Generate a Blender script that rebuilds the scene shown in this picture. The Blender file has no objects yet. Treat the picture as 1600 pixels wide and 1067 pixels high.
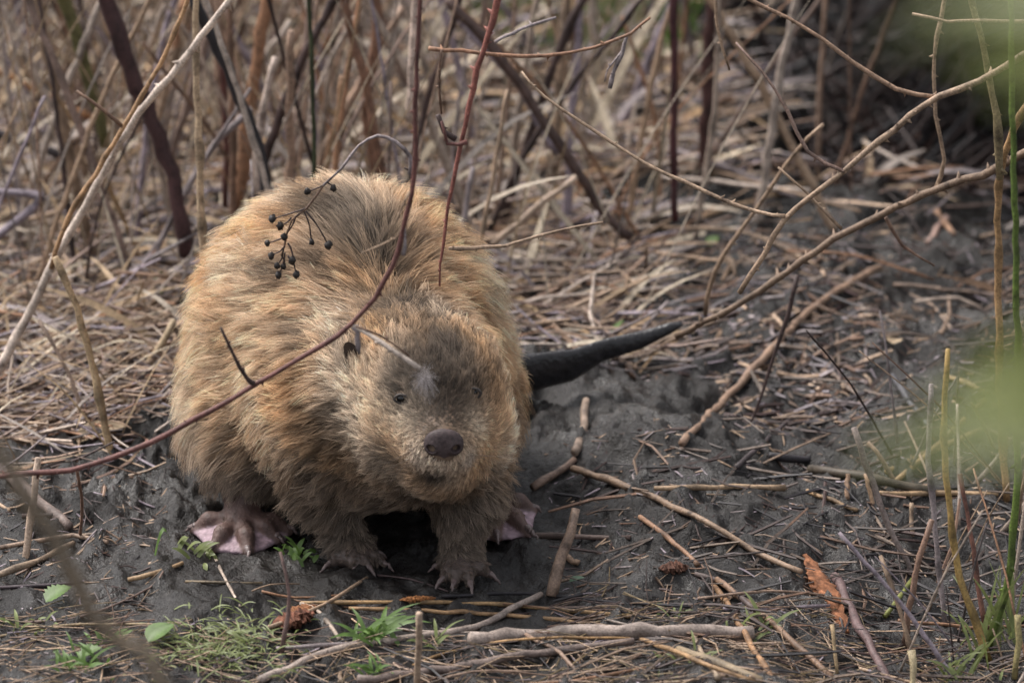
import bpy, math, random
import numpy as np
from mathutils import Vector
from mathutils.bvhtree import BVHTree

R = math.radians
rng = np.random.default_rng(7)
random.seed(11)
scene = bpy.context.scene
col = scene.collection

# ------------------------------------------------------------------ camera, sky, sun, exposure
ELEV, DIST, PXM = R(20.0), 10.0, 1245.0
F_PX = PXM * DIST
cd = np.array([0, math.cos(ELEV), -math.sin(ELEV)])
cr = np.array([1.0, 0, 0])
cu = np.array([0, math.sin(ELEV), math.cos(ELEV)])
CAM = -DIST * cd + (160 / PXM) * cr + (366.5 / PXM) * cu
cam_data = bpy.data.cameras.new('camera')
cam = bpy.data.objects.new('camera', cam_data); col.objects.link(cam)
cam.location = CAM; cam.rotation_euler = (math.pi / 2 - ELEV, 0, 0)
cam_data.sensor_width = 36; cam_data.lens = F_PX * 36 / 1600
cam_data.clip_start = 0.1; cam_data.clip_end = 1000
cam_data.dof.use_dof = True; cam_data.dof.focus_distance = 10.0; cam_data.dof.aperture_fstop = 4.2
scene.camera = cam

SUN_EL, SUN_AZ = R(58), R(-60)        # azimuth from +Y, negative = towards -X
world = bpy.data.worlds.new('World'); scene.world = world; world.use_nodes = True
wn = world.node_tree
sky = wn.nodes.new('ShaderNodeTexSky'); sky.sky_type = 'NISHITA'; sky.sun_disc = False
sky.sun_elevation = SUN_EL; sky.sun_rotation = SUN_AZ; sky.dust_density = 4.0
hs = wn.nodes.new('ShaderNodeHueSaturation'); hs.inputs['Saturation'].default_value = 0.22
bg = wn.nodes['Background']; bg.inputs['Strength'].default_value = 0.115
wn.links.new(sky.outputs[0], hs.inputs['Color']); wn.links.new(hs.outputs[0], bg.inputs['Color'])
sun_data = bpy.data.lights.new('sun', 'SUN'); sun_data.energy = 1.5; sun_data.angle = R(18); sun_data.color = (1, .955, .90)
sun = bpy.data.objects.new('sun', sun_data); col.objects.link(sun)
sd = Vector((math.sin(SUN_AZ) * math.cos(SUN_EL), math.cos(SUN_AZ) * math.cos(SUN_EL), math.sin(SUN_EL)))
sun.rotation_euler = sd.to_track_quat('Z', 'Y').to_euler(); sun.location = sd * 20
scene.view_settings.view_transform = 'Standard'; scene.view_settings.look = 'None'
scene.view_settings.gamma = 1.0; scene.view_settings.exposure = 1.34
scene.cycles.use_denoising = True
scene.cycles.max_bounces = 6; scene.cycles.transparent_max_bounces = 8

# ------------------------------------------------------------------ small tools
def ray(px, py):
    return cd + cr * (px - 800) / F_PX - cu * (py - 533.5) / F_PX
def at(px, py, Y):                     # the point seen at a picture position on the plane y = Y
    d = ray(px, py); t = (Y - CAM[1]) / d[1]
    return CAM + d * t
def _hash(xi, yi, seed):
    h = (xi.astype(np.int64) * 374761393 + yi.astype(np.int64) * 668265263 + seed * 974634321) & 0xffffffff
    h = ((h ^ (h >> 13)) * 1274126177) & 0xffffffff
    return h ^ (h >> 16)
def noise2(x, y, seed=0):
    x = np.asarray(x, float); y = np.asarray(y, float)
    x0 = np.floor(x); y0 = np.floor(y); fx = x - x0; fy = y - y0
    def g(ix, iy, dx, dy):
        a = _hash(ix, iy, seed) / 4294967296.0 * 2 * math.pi
        return np.cos(a) * dx + np.sin(a) * dy
    n00 = g(x0, y0, fx, fy); n10 = g(x0 + 1, y0, fx - 1, fy)
    n01 = g(x0, y0 + 1, fx, fy - 1); n11 = g(x0 + 1, y0 + 1, fx - 1, fy - 1)
    u = fx * fx * fx * (fx * (fx * 6 - 15) + 10); v = fy * fy * fy * (fy * (fy * 6 - 15) + 10)
    return ((n00 * (1 - u) + n10 * u) * (1 - v) + (n01 * (1 - u) + n11 * u) * v) * 1.5
def sstep(a, b, x):
    t = np.clip((x - a) / (b - a), 0, 1); return t * t * (3 - 2 * t)

def H(x, y):                           # height of the muddy bank
    x = np.asarray(x, float); y = np.asarray(y, float)
    d2 = ((x + .07) / .34) ** 2 + ((y - .18) / .30) ** 2
    m = 1 - np.exp(-d2 ** 2)
    near = np.exp(-((x / 3) ** 2 + ((y - .8) / 3) ** 2))
    h = (.035 * noise2(x * 2.2, y * 1.7, 1) + .022 * noise2(x * 5, y * 4, 2)) * m * (0.25 + 0.75 * near)
    rough = .8 + .2 * np.clip(m, 0, 1)
    clod = np.exp(-(((x + .36) / .16) ** 2 + ((y - .32) / .2) ** 2))
    wx = x + .022 * noise2(x * 13, y * 13, 61) + .008 * noise2(x * 34, y * 34, 62); wy = y + .026 * noise2(x * 13 + 7, y * 13, 63) + .010 * noise2(x * 34 + 7, y * 34, 64)
    lump = sstep(-.25, .35, noise2(wx * 9, wy * 8, 65))
    h += rough * near * (.018 * (1 - 2 * np.abs(noise2(wx * 11 + 3, wy * 8, 3))) * (.35 + .65 * m) - .006
         + .011 * noise2(wx * 24, wy * 18, 4) + .010 * (1 - 2 * np.abs(noise2(wx * 36, wy * 26, 5))) * (.3 + .7 * lump) + .006 * np.abs(noise2(wx * 62, wy * 48, 66)) * lump + .0035 * noise2(wx * 95, wy * 75, 6))
    h += clod * (.026 * noise2(x * 28, y * 22, 7) + .020 * np.abs(noise2(x * 55, y * 42, 8)) + .010)
    h += -.05 * sstep(.35, .75, x) * sstep(.55, -.1, y)
    h += -.20 * sstep(.42, .62, x) * sstep(1.5, 1.72, y) * sstep(4.6, 3.8, y)
    h += .12 * sstep(1.7, 3.2, y) * sstep(.3, -.2, x) * sstep(8, 4, y)
    h += .8 * noise2(x * .08, y * .08, 9) * sstep(4, 25, np.sqrt(x * x + y * y))
    return h
_hx, _hy, _hs = -2.4, -1.2, .004
_HG = H(*np.meshgrid(_hx + _hs * np.arange(1300), _hy + _hs * np.arange(1200), indexing='ij'))
def Hs(x, y):
    i, j = (x - _hx) / _hs, (y - _hy) / _hs
    if not (0 <= i < 1298 and 0 <= j < 1198): return float(H(np.array([x]), np.array([y]))[0])
    a, b = int(i), int(j); u, v = i - a, j - b
    return float((_HG[a, b] * (1 - u) + _HG[a + 1, b] * u) * (1 - v) + (_HG[a, b + 1] * (1 - u) + _HG[a + 1, b + 1] * u) * v)
def gp(px, py):                        # the point of the bank seen at a picture position
    d = ray(px, py); z = 0.0
    for _ in range(12):
        t = (z - CAM[2]) / d[2]; p = CAM + d * t
        z = .5 * z + .5 * Hs(p[0], p[1])
    return np.array([p[0], p[1], Hs(p[0], p[1])])

def mesh_obj(name, v, f, mat, parent=None, cols=None, smooth=True):
    me = bpy.data.meshes.new(name)
    me.from_pydata([tuple(map(float, p)) for p in v], [], [tuple(map(int, q)) for q in f])
    if cols is not None:
        a = me.color_attributes.new('Col', 'FLOAT_COLOR', 'POINT')
        c = np.ones((len(v), 4), np.float32); c[:, :3] = cols
        a.data.foreach_set('color', c.ravel())
    if smooth: me.polygons.foreach_set('use_smooth', np.ones(len(me.polygons), bool))
    me.materials.append(mat); me.update()
    o = bpy.data.objects.new(name, me); col.objects.link(o)
    if parent is not None: o.parent = parent; o.matrix_parent_inverse = parent.matrix_basis.inverted()
    return o
def tag(o, label=None, cat=None, group=None, kind=None):
    if label: o['label'] = label
    if cat: o['category'] = cat
    if group: o['group'] = group
    if kind: o['kind'] = kind
    return o
def empty(name, loc=(0, 0, 0)):
    o = bpy.data.objects.new(name, None); o.location = [float(c) for c in loc]; o.empty_display_size = .02; col.objects.link(o)
    return o

# ------------------------------------------------------------------ materials
def new_mat(name):
    m = bpy.data.materials.new(name); m.use_nodes = True
    nt = m.node_tree; return m, nt, nt.nodes['Principled BSDF']
def N(nt, t, **kw):
    n = nt.nodes.new(t)
    for k, v in kw.items():
        if hasattr(n, k): setattr(n, k, v)
        else: n.inputs[k.replace('_', ' ')].default_value = v
    return n
def ramp(nt, src, stops):
    r = nt.nodes.new('ShaderNodeValToRGB'); e = r.color_ramp.elements
    while len(e) < len(stops): e.new(.5)
    for el, (p, c) in zip(e, stops): el.position = p; el.color = (*c, 1) if len(c) == 3 else c
    nt.links.new(src, r.inputs[0]); return r
def noise_node(nt, scale, detail=4, rough=.6, vec=None):
    n = N(nt, 'ShaderNodeTexNoise'); n.inputs['Scale'].default_value = scale
    n.inputs['Detail'].default_value = detail; n.inputs['Roughness'].default_value = rough
    if vec is not None: nt.links.new(vec, n.inputs['Vector'])
    return n

def mud_material():
    m, nt, b = new_mat('wet_mud'); L = nt.links
    tc = N(nt, 'ShaderNodeNewGeometry'); P = tc.outputs['Position']
    n1 = noise_node(nt, 6, 6, .65, P); n2 = noise_node(nt, 45, 6, .7, P); n3 = noise_node(nt, 220, 3, .6, P)
    c1 = ramp(nt, n1.outputs['Fac'], [(.3, (.011, .0096, .0092)), (.52, (.022, .0192, .0182)), (.75, (.044, .038, .034))])
    c2 = ramp(nt, n2.outputs['Fac'], [(.35, (.55, .52, .5)), (.62, (1.0, 1.0, 1.0)), (.8, (1.9, 1.75, 1.6))])
    mx = N(nt, 'ShaderNodeMix', data_type='RGBA', blend_type='MULTIPLY'); mx.inputs[0].default_value = 1
    L.new(c1.outputs[0], mx.inputs[6]); L.new(c2.outputs[0], mx.inputs[7]); L.new(mx.outputs[2], b.inputs['Base Color'])
    rr = ramp(nt, n1.outputs['Fac'], [(.40, (.34,) * 3), (.52, (.15,) * 3), (.64, (.02,) * 3)])
    ad = N(nt, 'ShaderNodeMath', operation='MULTIPLY_ADD'); L.new(n2.outputs['Fac'], ad.inputs[0]); ad.inputs[1].default_value = .32
    L.new(rr.outputs[0], ad.inputs[2]); L.new(ad.outputs[0], b.inputs['Roughness'])
    bm = N(nt, 'ShaderNodeBump'); bm.inputs['Strength'].default_value = .9; bm.inputs['Distance'].default_value = .010
    sm = N(nt, 'ShaderNodeMath', operation='MULTIPLY_ADD'); L.new(n3.outputs['Fac'], sm.inputs[0]); sm.inputs[1].default_value = .25
    L.new(n2.outputs['Fac'], sm.inputs[2]); L.new(sm.outputs[0], bm.inputs['Height']); L.new(bm.outputs[0], b.inputs['Normal'])
    sp = ramp(nt, n1.outputs['Fac'], [(.40, (.22,) * 3), (.52, (.36,) * 3), (.64, (.6,) * 3)]); L.new(sp.outputs[0], b.inputs['Specular IOR Level'])
    return m
def stem_material(name, rough=.6, streak=1.0, spec=.35):
    m, nt, b = new_mat(name); L = nt.links
    at_ = N(nt, 'ShaderNodeAttribute'); at_.attribute_name = 'Col'
    g = N(nt, 'ShaderNodeNewGeometry'); P = g.outputs['Position']
    n1 = noise_node(nt, 55, 5, .65, P); n2 = noise_node(nt, 380, 3, .6, P)
    c1 = ramp(nt, n1.outputs['Fac'], [(.30, (.28, .25, .24)), (.46, (.82, .80, .78)), (.62, (1.08, 1.05, 1.02)), (.8, (1.35, 1.3, 1.25))])
    c2 = ramp(nt, n2.outputs['Fac'], [(.34, (.50, .47, .45)), (.62, (1.15, 1.14, 1.12))])
    a = N(nt, 'ShaderNodeMix', data_type='RGBA', blend_type='MULTIPLY'); a.inputs[0].default_value = streak
    L.new(at_.outputs['Color'], a.inputs[6]); L.new(c1.outputs[0], a.inputs[7])
    a2 = N(nt, 'ShaderNodeMix', data_type='RGBA', blend_type='MULTIPLY'); a2.inputs[0].default_value = .8
    L.new(a.outputs[2], a2.inputs[6]); L.new(c2.outputs[0], a2.inputs[7]); L.new(a2.outputs[2], b.inputs['Base Color'])
    b.inputs['Roughness'].default_value = rough; b.inputs['Specular IOR Level'].default_value = spec
    bm = N(nt, 'ShaderNodeBump'); bm.inputs['Strength'].default_value = .5; bm.inputs['Distance'].default_value = .001
    L.new(n2.outputs['Fac'], bm.inputs['Height']); L.new(bm.outputs[0], b.inputs['Normal'])
    return m
def leaf_material(name, c, trans=.35, rough=.5):
    m, nt, b = new_mat(name); L = nt.links
    g = N(nt, 'ShaderNodeNewGeometry'); n1 = noise_node(nt, 70, 4, .6, g.outputs['Position'])
    r = ramp(nt, n1.outputs['Fac'], [(.3, tuple(x * .6 for x in c)), (.6, c), (.8, tuple(min(1, x * 1.35) for x in c))])
    L.new(r.outputs[0], b.inputs['Base Color']); b.inputs['Roughness'].default_value = rough
    tr = N(nt, 'ShaderNodeBsdfTranslucent'); L.new(r.outputs[0], tr.inputs['Color'])
    mx = N(nt, 'ShaderNodeMixShader'); mx.inputs[0].default_value = trans
    L.new(b.outputs[0], mx.inputs[1]); L.new(tr.outputs[0], mx.inputs[2])
    L.new(mx.outputs[0], nt.nodes['Material Output'].inputs['Surface'])
    return m
MUD = mud_material()
STEM = stem_material('dry_stem')
WOOD = stem_material('rotten_wood', .85, 1.0, .2)
LEAF = leaf_material('fresh_leaf', (.11, .19, .04))
GRASS = leaf_material('grass_blade', (.17, .20, .065), .3)
WILLOW = leaf_material('willow_leaf', (.12, .14, .022), .35)
DEAD = leaf_material('dead_leaf', (.34, .25, .16), .2, .7)
BUSH = leaf_material('bush_leaf', (.04, .07, .02), .15)

# ------------------------------------------------------------------ the bank
def axis(a, b, step, far):
    mid = list(np.arange(a, b + step / 2, step)); lo, hi, s = [], [], step
    x0, x1 = a, b
    while x1 < far:
        s *= 1.35; x0 -= s; x1 += s; lo.append(x0); hi.append(x1)
    return np.array(lo[::-1] + mid + hi)
gx = axis(-.85, .85, .0048, 160); gy = axis(-.5, 2.5, .0072, 160)
GX, GY = np.meshgrid(gx, gy, indexing='ij'); GZ = H(GX, GY)
nx, ny = GX.shape
V = np.stack([GX, GY, GZ], -1).reshape(-1, 3)
ii, jj = np.meshgrid(np.arange(nx - 1), np.arange(ny - 1), indexing='ij')
q0 = (ii * ny + jj).ravel(); FQ = np.stack([q0, q0 + ny, q0 + ny + 1, q0 + 1], 1)
def fast_mesh(name, v, fq, mat):
    me = bpy.data.meshes.new(name); k = fq.shape[1]
    me.vertices.add(len(v)); me.vertices.foreach_set('co', v.astype(np.float32).ravel())
    me.loops.add(len(fq) * k); me.loops.foreach_set('vertex_index', fq.astype(np.int32).ravel())
    me.polygons.add(len(fq)); me.polygons.foreach_set('loop_start', np.arange(0, len(fq) * k, k, dtype=np.int32))
    me.update(calc_edges=True); me.polygons.foreach_set('use_smooth', np.ones(len(fq), bool))
    me.materials.append(mat); me.validate(); return me
bank = bpy.data.objects.new('ground', fast_mesh('ground', V, FQ, MUD)); col.objects.link(bank); tag(bank, kind='structure')

# ------------------------------------------------------------------ stems and twigs
STRAW = (.40, .295, .185); PALE = (.52, .45, .35); GREY = (.27, .235, .215); ORANGE = (.36, .19, .085); BROWN = (.17, .105, .065)
DARK = (.062, .040, .033); BLACK = (.028, .025, .026); RED = (.135, .058, .045); OLIVE = (.13, .125, .045); GREEN = (.10, .15, .03); TAN = (.33, .24, .15)
LILAC = (.30, .26, .27)

def spline(P, per=None):
    P = np.asarray(P, float)
    if len(P) == 2: P = np.stack([P[0], P[0] * .66 + P[1] * .34, P[0] * .33 + P[1] * .67, P[1]])
    Q = np.vstack([2 * P[0] - P[1], P, 2 * P[-1] - P[-2]]); out = []
    for i in range(1, len(Q) - 2):
        n = per or max(2, int(np.linalg.norm(Q[i + 1] - Q[i]) / .022))
        for t in np.arange(n) / n:
            a, b, c, d = Q[i - 1], Q[i], Q[i + 1], Q[i + 2]
            out.append(.5 * ((2 * b) + (c - a) * t + (2 * a - 5 * b + 4 * c - d) * t * t + (3 * b - a - 3 * c + d) * t ** 3))
    out.append(P[-1]); return np.array(out)
def tube(pts, r0, r1, c, sides=7, nodes=0.0, thorns=0.0, wob=.12, r=random, tipc=None, flat=1.0):
    pts = np.array(pts, float); n = len(pts)
    pts[1:-1] += np.array([[r.gauss(0, .22) for _ in range(3)] for _ in range(n - 2)]).reshape(-1, 3) * (r0 + r1) * .5
    T = np.gradient(pts, axis=0); T /= np.linalg.norm(T, axis=1)[:, None] + 1e-9
    up = np.array([.13, .31, .94]); A = np.cross(T, up); A /= np.linalg.norm(A, axis=1)[:, None] + 1e-9; B = np.cross(T, A)
    s = np.linspace(0, 1, n); rad = r0 + (r1 - r0) * s
    rad = rad * (1 + wob * np.array([r.uniform(-1, 1) for _ in range(n)]))
    cc = np.array([c] * n) * np.array([r.uniform(.82, 1.16) for _ in range(n)])[:, None]
    if tipc is not None: cc = cc * (1 - s[:, None]) + np.array(tipc) * s[:, None]
    nodeidx = []
    if nodes > 0:
        L = np.concatenate([[0], np.cumsum(np.linalg.norm(np.diff(pts, axis=0), axis=1))]); nx_ = nodes * r.uniform(.3, 1)
        while nx_ < L[-1]:
            k = int(np.argmin(abs(L - nx_))); nodeidx.append(k); nx_ += nodes * r.uniform(.8, 1.2)
        for k in nodeidx: rad[k] *= 1.3; cc[k] *= .5
    ang = np.arange(sides) * 2 * math.pi / sides
    V = (pts[:, None] + rad[:, None, None] * (np.cos(ang)[None, :, None] * A[:, None] + flat * np.sin(ang)[None, :, None] * B[:, None])).reshape(-1, 3)
    Cc = np.repeat(cc, sides, 0); Fq = []
    for i in range(n - 1):
        for j in range(sides):
            k = (j + 1) % sides
            Fq.append((i * sides + j, i * sides + k, (i + 1) * sides + k, (i + 1) * sides + j))
    V = list(V); Cc = list(Cc)
    Fq.append(tuple(range(sides - 1, -1, -1))); Fq.append(tuple((n - 1) * sides + j for j in range(sides)))
    if thorns > 0:
        L = np.concatenate([[0], np.cumsum(np.linalg.norm(np.diff(pts, axis=0), axis=1))]); p = thorns * .5
        while p < L[-1]:
            k = min(n - 2, max(1, int(np.searchsorted(L, p)))); f = r.uniform(0, 1)
            o = pts[k - 1] * (1 - f) + pts[k] * f
            a = r.uniform(0, 6.28); d = A[k] * math.cos(a) + B[k] * math.sin(a); t = T[k]
            h = max(rad[k] * 1.2, .0034) * r.uniform(.8, 1.5); w = h * .55; b0 = len(V)
            base = o + d * rad[k] * .6; side = np.cross(d, t)
            V += [base + t * w, base - t * w, base + side * w * .6, base - side * w * .6, base + d * (h + rad[k] * .4) - t * h * .5]
            Cc += [np.array(c) * .8] * 4 + [np.array(c) * 1.5]
            Fq += [(b0, b0 + 2, b0 + 4), (b0 + 2, b0 + 1, b0 + 4), (b0 + 1, b0 + 3, b0 + 4), (b0 + 3, b0, b0 + 4)]
            p += thorns * r.uniform(.6, 1.5)
    return V, Fq, np.array(Cc)
def lie(pix, rad, lift=0.0):           # a stem resting on the bank along picture points
    P = np.array([gp(*p) for p in pix]); pts = spline(P)
    d = H(pts[:, 0], pts[:, 1]) + rad * .7 - pts[:, 2]
    pts[:, 2] += np.percentile(d, 64 if len(pix) < 4 else 76) + lift
    return pts
def stand(pix, Ys):                    # a stem in the air: picture points with their distance
    Y = np.interp(np.linspace(0, 1, len(pix)), np.linspace(0, 1, len(Ys)), Ys)
    return spline([at(p[0], p[1], y) for p, y in zip(pix, Y)])
def put(name, pts, w0, w1, c, label, cat, group=None, parent=None, **kw):
    c = (c[0], c[1] * .985, c[2] * 1.12) if c[0] > c[1] else c
    V, Fq, Cc = tube(pts, w0 / 2 / PXM, w1 / 2 / PXM, c, **kw)
    o0 = np.array([0, 0, 0.]) if parent is not None else np.asarray(pts[0], float)
    o = mesh_obj(name, np.array(V) - o0, Fq, STEM, None, Cc)
    if parent is not None: o.parent = parent; o.location = -Vector(parent.location)
    else: o.location = o0; tag(o, label, cat, group)
    return o
def foot(pix, i=0):                    # Y of the bank under picture point i
    return float(gp(*pix[i])[1])

# ------------------------------------------------------------------ the beaver: signed-distance shapes
def s_ell(c, r, rot=None):
    c = np.array(c, float); r = np.array(r, float)
    Rm = None
    if rot is not None:
        from mathutils import Euler
        Rm = np.array(Euler([R(a) for a in rot]).to_matrix())
    def f(p):
        q = p - c
        if Rm is not None: q = q @ Rm
        k0 = np.linalg.norm(q / r, axis=-1); k1 = np.linalg.norm(q / (r * r), axis=-1)
        return k0 * (k0 - 1) / np.maximum(k1, 1e-6)
    return f, c - r.max(), c + r.max()
def s_cap(a, b, ra, rb):
    a = np.array(a, float); b = np.array(b, float); m = max(ra, rb)
    def f(p):
        ab = b - a; h = np.clip(((p - a) @ ab) / (ab @ ab), 0, 1)
        return np.linalg.norm(p - a - h[..., None] * ab, axis=-1) - (ra + (rb - ra) * h)
    return f, np.minimum(a, b) - m, np.maximum(a, b) + m
def s_tri(a, b, c, t):
    a, b, c = (np.array(x, float) for x in (a, b, c)); n = np.cross(b - a, c - a); n /= np.linalg.norm(n)
    def f(p):
        out = np.full(p.shape[:-1], -1e9)
        for u, v, w in ((a, b, c), (b, c, a), (c, a, b)):
            m = np.cross(v - u, n); m /= np.linalg.norm(m)
            if (w - u) @ m > 0: m = -m
            out = np.maximum(out, (p - u) @ m)
        return np.sqrt(np.maximum(out, 0) ** 2 + ((p - a) @ n) ** 2) - t
    q = np.stack([a, b, c]); return f, q.min(0) - t, q.max(0) + t
def s_tail(P, W, T, ANG):
    P = np.array(P, float)
    def f(p):
        x = p[..., 0]; cy = np.interp(x, P[:, 0], P[:, 1]); cz = np.interp(x, P[:, 0], P[:, 2])
        w = np.interp(x, P[:, 0], W); t = np.interp(x, P[:, 0], T); a = np.radians(np.interp(x, P[:, 0], ANG))
        dy = p[..., 1] - cy; dz = p[..., 2] - cz
        u = (dy * np.cos(a) + dz * np.sin(a)) / w; v = (-dy * np.sin(a) + dz * np.cos(a)) / t
        k0 = np.sqrt(u * u + v * v); k1 = np.sqrt((u / w) ** 2 + (v / t) ** 2)
        d = k0 * (k0 - 1) / np.maximum(k1, 1e-5)
        return np.maximum(d, np.maximum(P[0, 0] - x, x - P[-1, 0]))
    m = max(W); return f, P.min(0) - m, P.max(0) + m
def toe(base, tip, r0, r1):
    base = np.array(base, float); tip = np.array(tip, float); k = base * .42 + tip * .58; k[2] = max(k[2], 0) + .007
    return [s_cap(base, k, r0, r0 * .9), s_cap(k, tip, r0 * .9, r1)]

FUR, FEET, TAIL, PAWS = [], [], [], []
def add(g, prim, k): g.append((prim, k))
add(FUR, s_ell((-.085, .30, .205), (.180, .215, .185)), .0)
add(FUR, s_ell((-.048, .13, .195), (.145, .18, .120)), .05)
add(FUR, s_ell((-.185, .24, .125), (.085, .13, .105)), .05)      # thighs
add(FUR, s_ell((.035, .30, .125), (.085, .13, .11)), .05)
add(FUR, s_ell((-.03, .09, .165), (.115, .10, .075)), .04)       # chest
add(FUR, s_ell((.030, -.012, .172), (.072, .060, .058)), .04)      # throat
add(FUR, s_ell((.010, .05, .235), (.095, .11, .085)), .05)       # neck
add(FUR, s_ell((.028, -.005, .242), (.080, .095, .078)), .035)   # skull
add(FUR, s_ell((-.020, -.028, .200), (.046, .058, .050)), .03)   # cheeks
add(FUR, s_ell((.080, -.026, .200), (.042, .058, .050)), .03)
add(FUR, s_ell((.041, -.088, .212), (.047, .056, .044)), .03)   # muzzle
add(FUR, s_ell((.038, -.078, .172), (.038, .040, .026)), .025)    # chin
add(FUR, s_cap((-.105, .10, .17), (-.103, .062, .092), .050, .037), .03)   # fore legs
add(FUR, s_cap((-.103, .062, .092), (-.078, .045, .030), .035, .020), .02)
add(FUR, s_cap((.072, .08, .17), (.072, .035, .100), .048, .038), .03)
add(FUR, s_cap((.072, .035, .100), (.064, .010, .032), .036, .020), .02)
add(FUR, s_cap((-.195, .23, .11), (-.212, .162, .066), .058, .026), .03)   # hind shanks
add(FUR, s_cap((.045, .28, .11), (.083, .23, .064), .058, .026), .03)
# front paws
PL = [(-.101, .020, .004), (-.068, .000, .004), (-.049, .001, .004), (-.031, .017, .006), (-.040, .046, .008)]
PR = [(.039, -.038, .004), (.056, -.048, .004), (.077, -.052, .004), (.102, -.020, .005), (.036, .004, .008)]
add(PAWS, s_ell((-.074, .034, .018), (.026, .026, .015)), .015); add(PAWS, s_ell((.066, -.006, .018), (.025, .028, .015)), .015)
for c, tips in (((-.074, .032, .015), PL), ((.066, -.008, .015), PR)):
    for t in tips:
        c_, t_ = np.array(c), np.array(t)
        for q in toe(c_ * .65 + t_ * .35, c_ * .12 + t_ * .88 + np.array([0, 0, .004]), .0082, .0052): add(PAWS, q, .006)
# hind feet: toes and webs
HL_mid, HL = np.array((-.215, .128, .032)), [(-.284, .136, .007), (-.254, .062, .006), (-.203, .048, .006), (-.162, .092, .008), (-.146, .118, .012)]
HR_mid, HR = np.array((.098, .178, .036)), [(.164, .182, .016), (.156, .108, .009), (.110, .100, .006), (.068, .11, .006)]
for mid, tips, ank in ((HL_mid, HL, (-.212, .160, .066)), (HR_mid, HR, (.085, .225, .064))):
    add(FEET, s_cap(ank, mid, .027, .021), .018)
    for t in tips:
        t = np.array(t)
        for q in toe(mid * .8 + t * .2, mid * .12 + t * .88, .0105, .0062): add(FEET, q, .008)
    for a, b in zip(tips[:-1], tips[1:]):
        a, b = np.array(a), np.array(b); a2 = mid * .10 + a * .90; b2 = mid * .10 + b * .90; m2 = (a2 + b2) / 2 * .95 + mid * .05; m2[2] = .008
        add(FEET, s_tri(mid, a2, m2, .0035), .004); add(FEET, s_tri(mid, m2, b2, .0035), .004)
# tail: a flat paddle lying on its edge
TP = [(-.03, .47, .075), (.04, .52, .064), (.125, .555, .062), (.21, .585, .0675), (.25, .60, .083), (.30, .61, .0935), (.337, .617, .107), (.355, .62, .112)]
TW = [.042, .036, .031, .025, .0165, .0125, .0085, .004]; TT = [.034, .020, .013, .010, .009, .008, .006, .003]; TA = [40, 80, 100, 104, 100, 80, 70, 70]
add(TAIL, s_tail(TP, TW, TT, TA), .02)

def smin(a, b, k):
    if k <= 0: return np.minimum(a, b)
    h = np.maximum(k - np.abs(a - b), 0) / k
    return np.minimum(a, b) - h * h * k * .25
def grid_sdf(groups, lo, hi, step):
    ax = [np.arange(lo[i], hi[i] + step, step) for i in range(3)]
    G = np.full([len(a) for a in ax], .5, np.float32)
    for g in groups:
        for (f, b0, b1), k in g:
            m = k + 3 * step; s = []
            for i in range(3):
                i0 = max(0, int((b0[i] - m - lo[i]) / step)); i1 = min(len(ax[i]), int((b1[i] + m - lo[i]) / step) + 2); s.append(slice(i0, i1))
            X = np.stack(np.meshgrid(ax[0][s[0]], ax[1][s[1]], ax[2][s[2]], indexing='ij'), -1)
            if X.size == 0: continue
            G[s[0], s[1], s[2]] = smin(G[s[0], s[1], s[2]], f(X).astype(np.float32), k)
    return G
def surface_nets(G, lo, step):
    ins = G < 0; n = np.array(G.shape)
    cnt = sum(ins[a:n[0] - 1 + a, b:n[1] - 1 + b, c:n[2] - 1 + c].astype(np.int8) for a in (0, 1) for b in (0, 1) for c in (0, 1))
    act = np.argwhere((cnt > 0) & (cnt < 8)); idx = np.full(n - 1, -1, np.int64); idx[tuple(act.T)] = np.arange(len(act))
    acc = np.zeros((len(act), 3)); num = np.zeros(len(act)); cor = np.array([(a, b, c) for a in (0, 1) for b in (0, 1) for c in (0, 1)])
    for a in range(8):
        for b in range(a + 1, 8):
            if np.abs(cor[a] - cor[b]).sum() != 1: continue
            ga = G[tuple((act + cor[a]).T)]; gb = G[tuple((act + cor[b]).T)]; x = (ga < 0) != (gb < 0)
            t = np.where(x, ga / np.where(x, ga - gb, 1), 0)
            acc += np.where(x[:, None], cor[a] + t[:, None] * (cor[b] - cor[a]), 0); num += x
    V = (act + acc / num[:, None]) * step + np.array(lo); F = []
    for ax in range(3):
        u, v = (ax + 1) % 3, (ax + 2) % 3
        sl0 = [slice(1, -1)] * 3; sl0[ax] = slice(0, -1); sl1 = list(sl0); sl1[ax] = slice(1, None)
        a = ins[tuple(sl0)]; b = ins[tuple(sl1)]; e = np.argwhere(a != b)
        flip = a[tuple(e.T)]
        off = np.ones(3, int); off[ax] = 0; e = e + off
        du = np.zeros(3, int); du[u] = 1; dv = np.zeros(3, int); dv[v] = 1
        ok = (e[:, ax] >= 0) & (e[:, ax] < n[ax] - 1)
        q = np.stack([idx[tuple((e - du - dv).T)], idx[tuple((e - dv).T)], idx[tuple(e.T)], idx[tuple((e - du).T)]], 1)
        q[~flip] = q[~flip][:, ::-1]; q = q[ok]; F.append(q[(q >= 0).all(1)])
    return V, np.vstack(F)
STEP = .0036; LO = np.array([-.32, -.18, -.012])
Gd = grid_sdf([FUR, PAWS, FEET, TAIL], LO, np.array([.38, .70, .42]), STEP)
BV, BF = surface_nets(Gd, LO, STEP)
def gmin(g, p): return np.min([f(p) for (f, _, _), _ in g], axis=0)
dF, dP, dH, dT = (gmin(g, BV) for g in (FUR, PAWS, FEET, TAIL))
furw = sstep(-.004, .006, np.minimum(np.minimum(dP, dH), dT) - dF)       # 1 where fur grows
bodyN = np.zeros_like(BV); fn = np.cross(BV[BF[:, 2]] - BV[BF[:, 0]], BV[BF[:, 3]] - BV[BF[:, 1]])
for k in range(4): np.add.at(bodyN, BF[:, k], fn)
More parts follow.
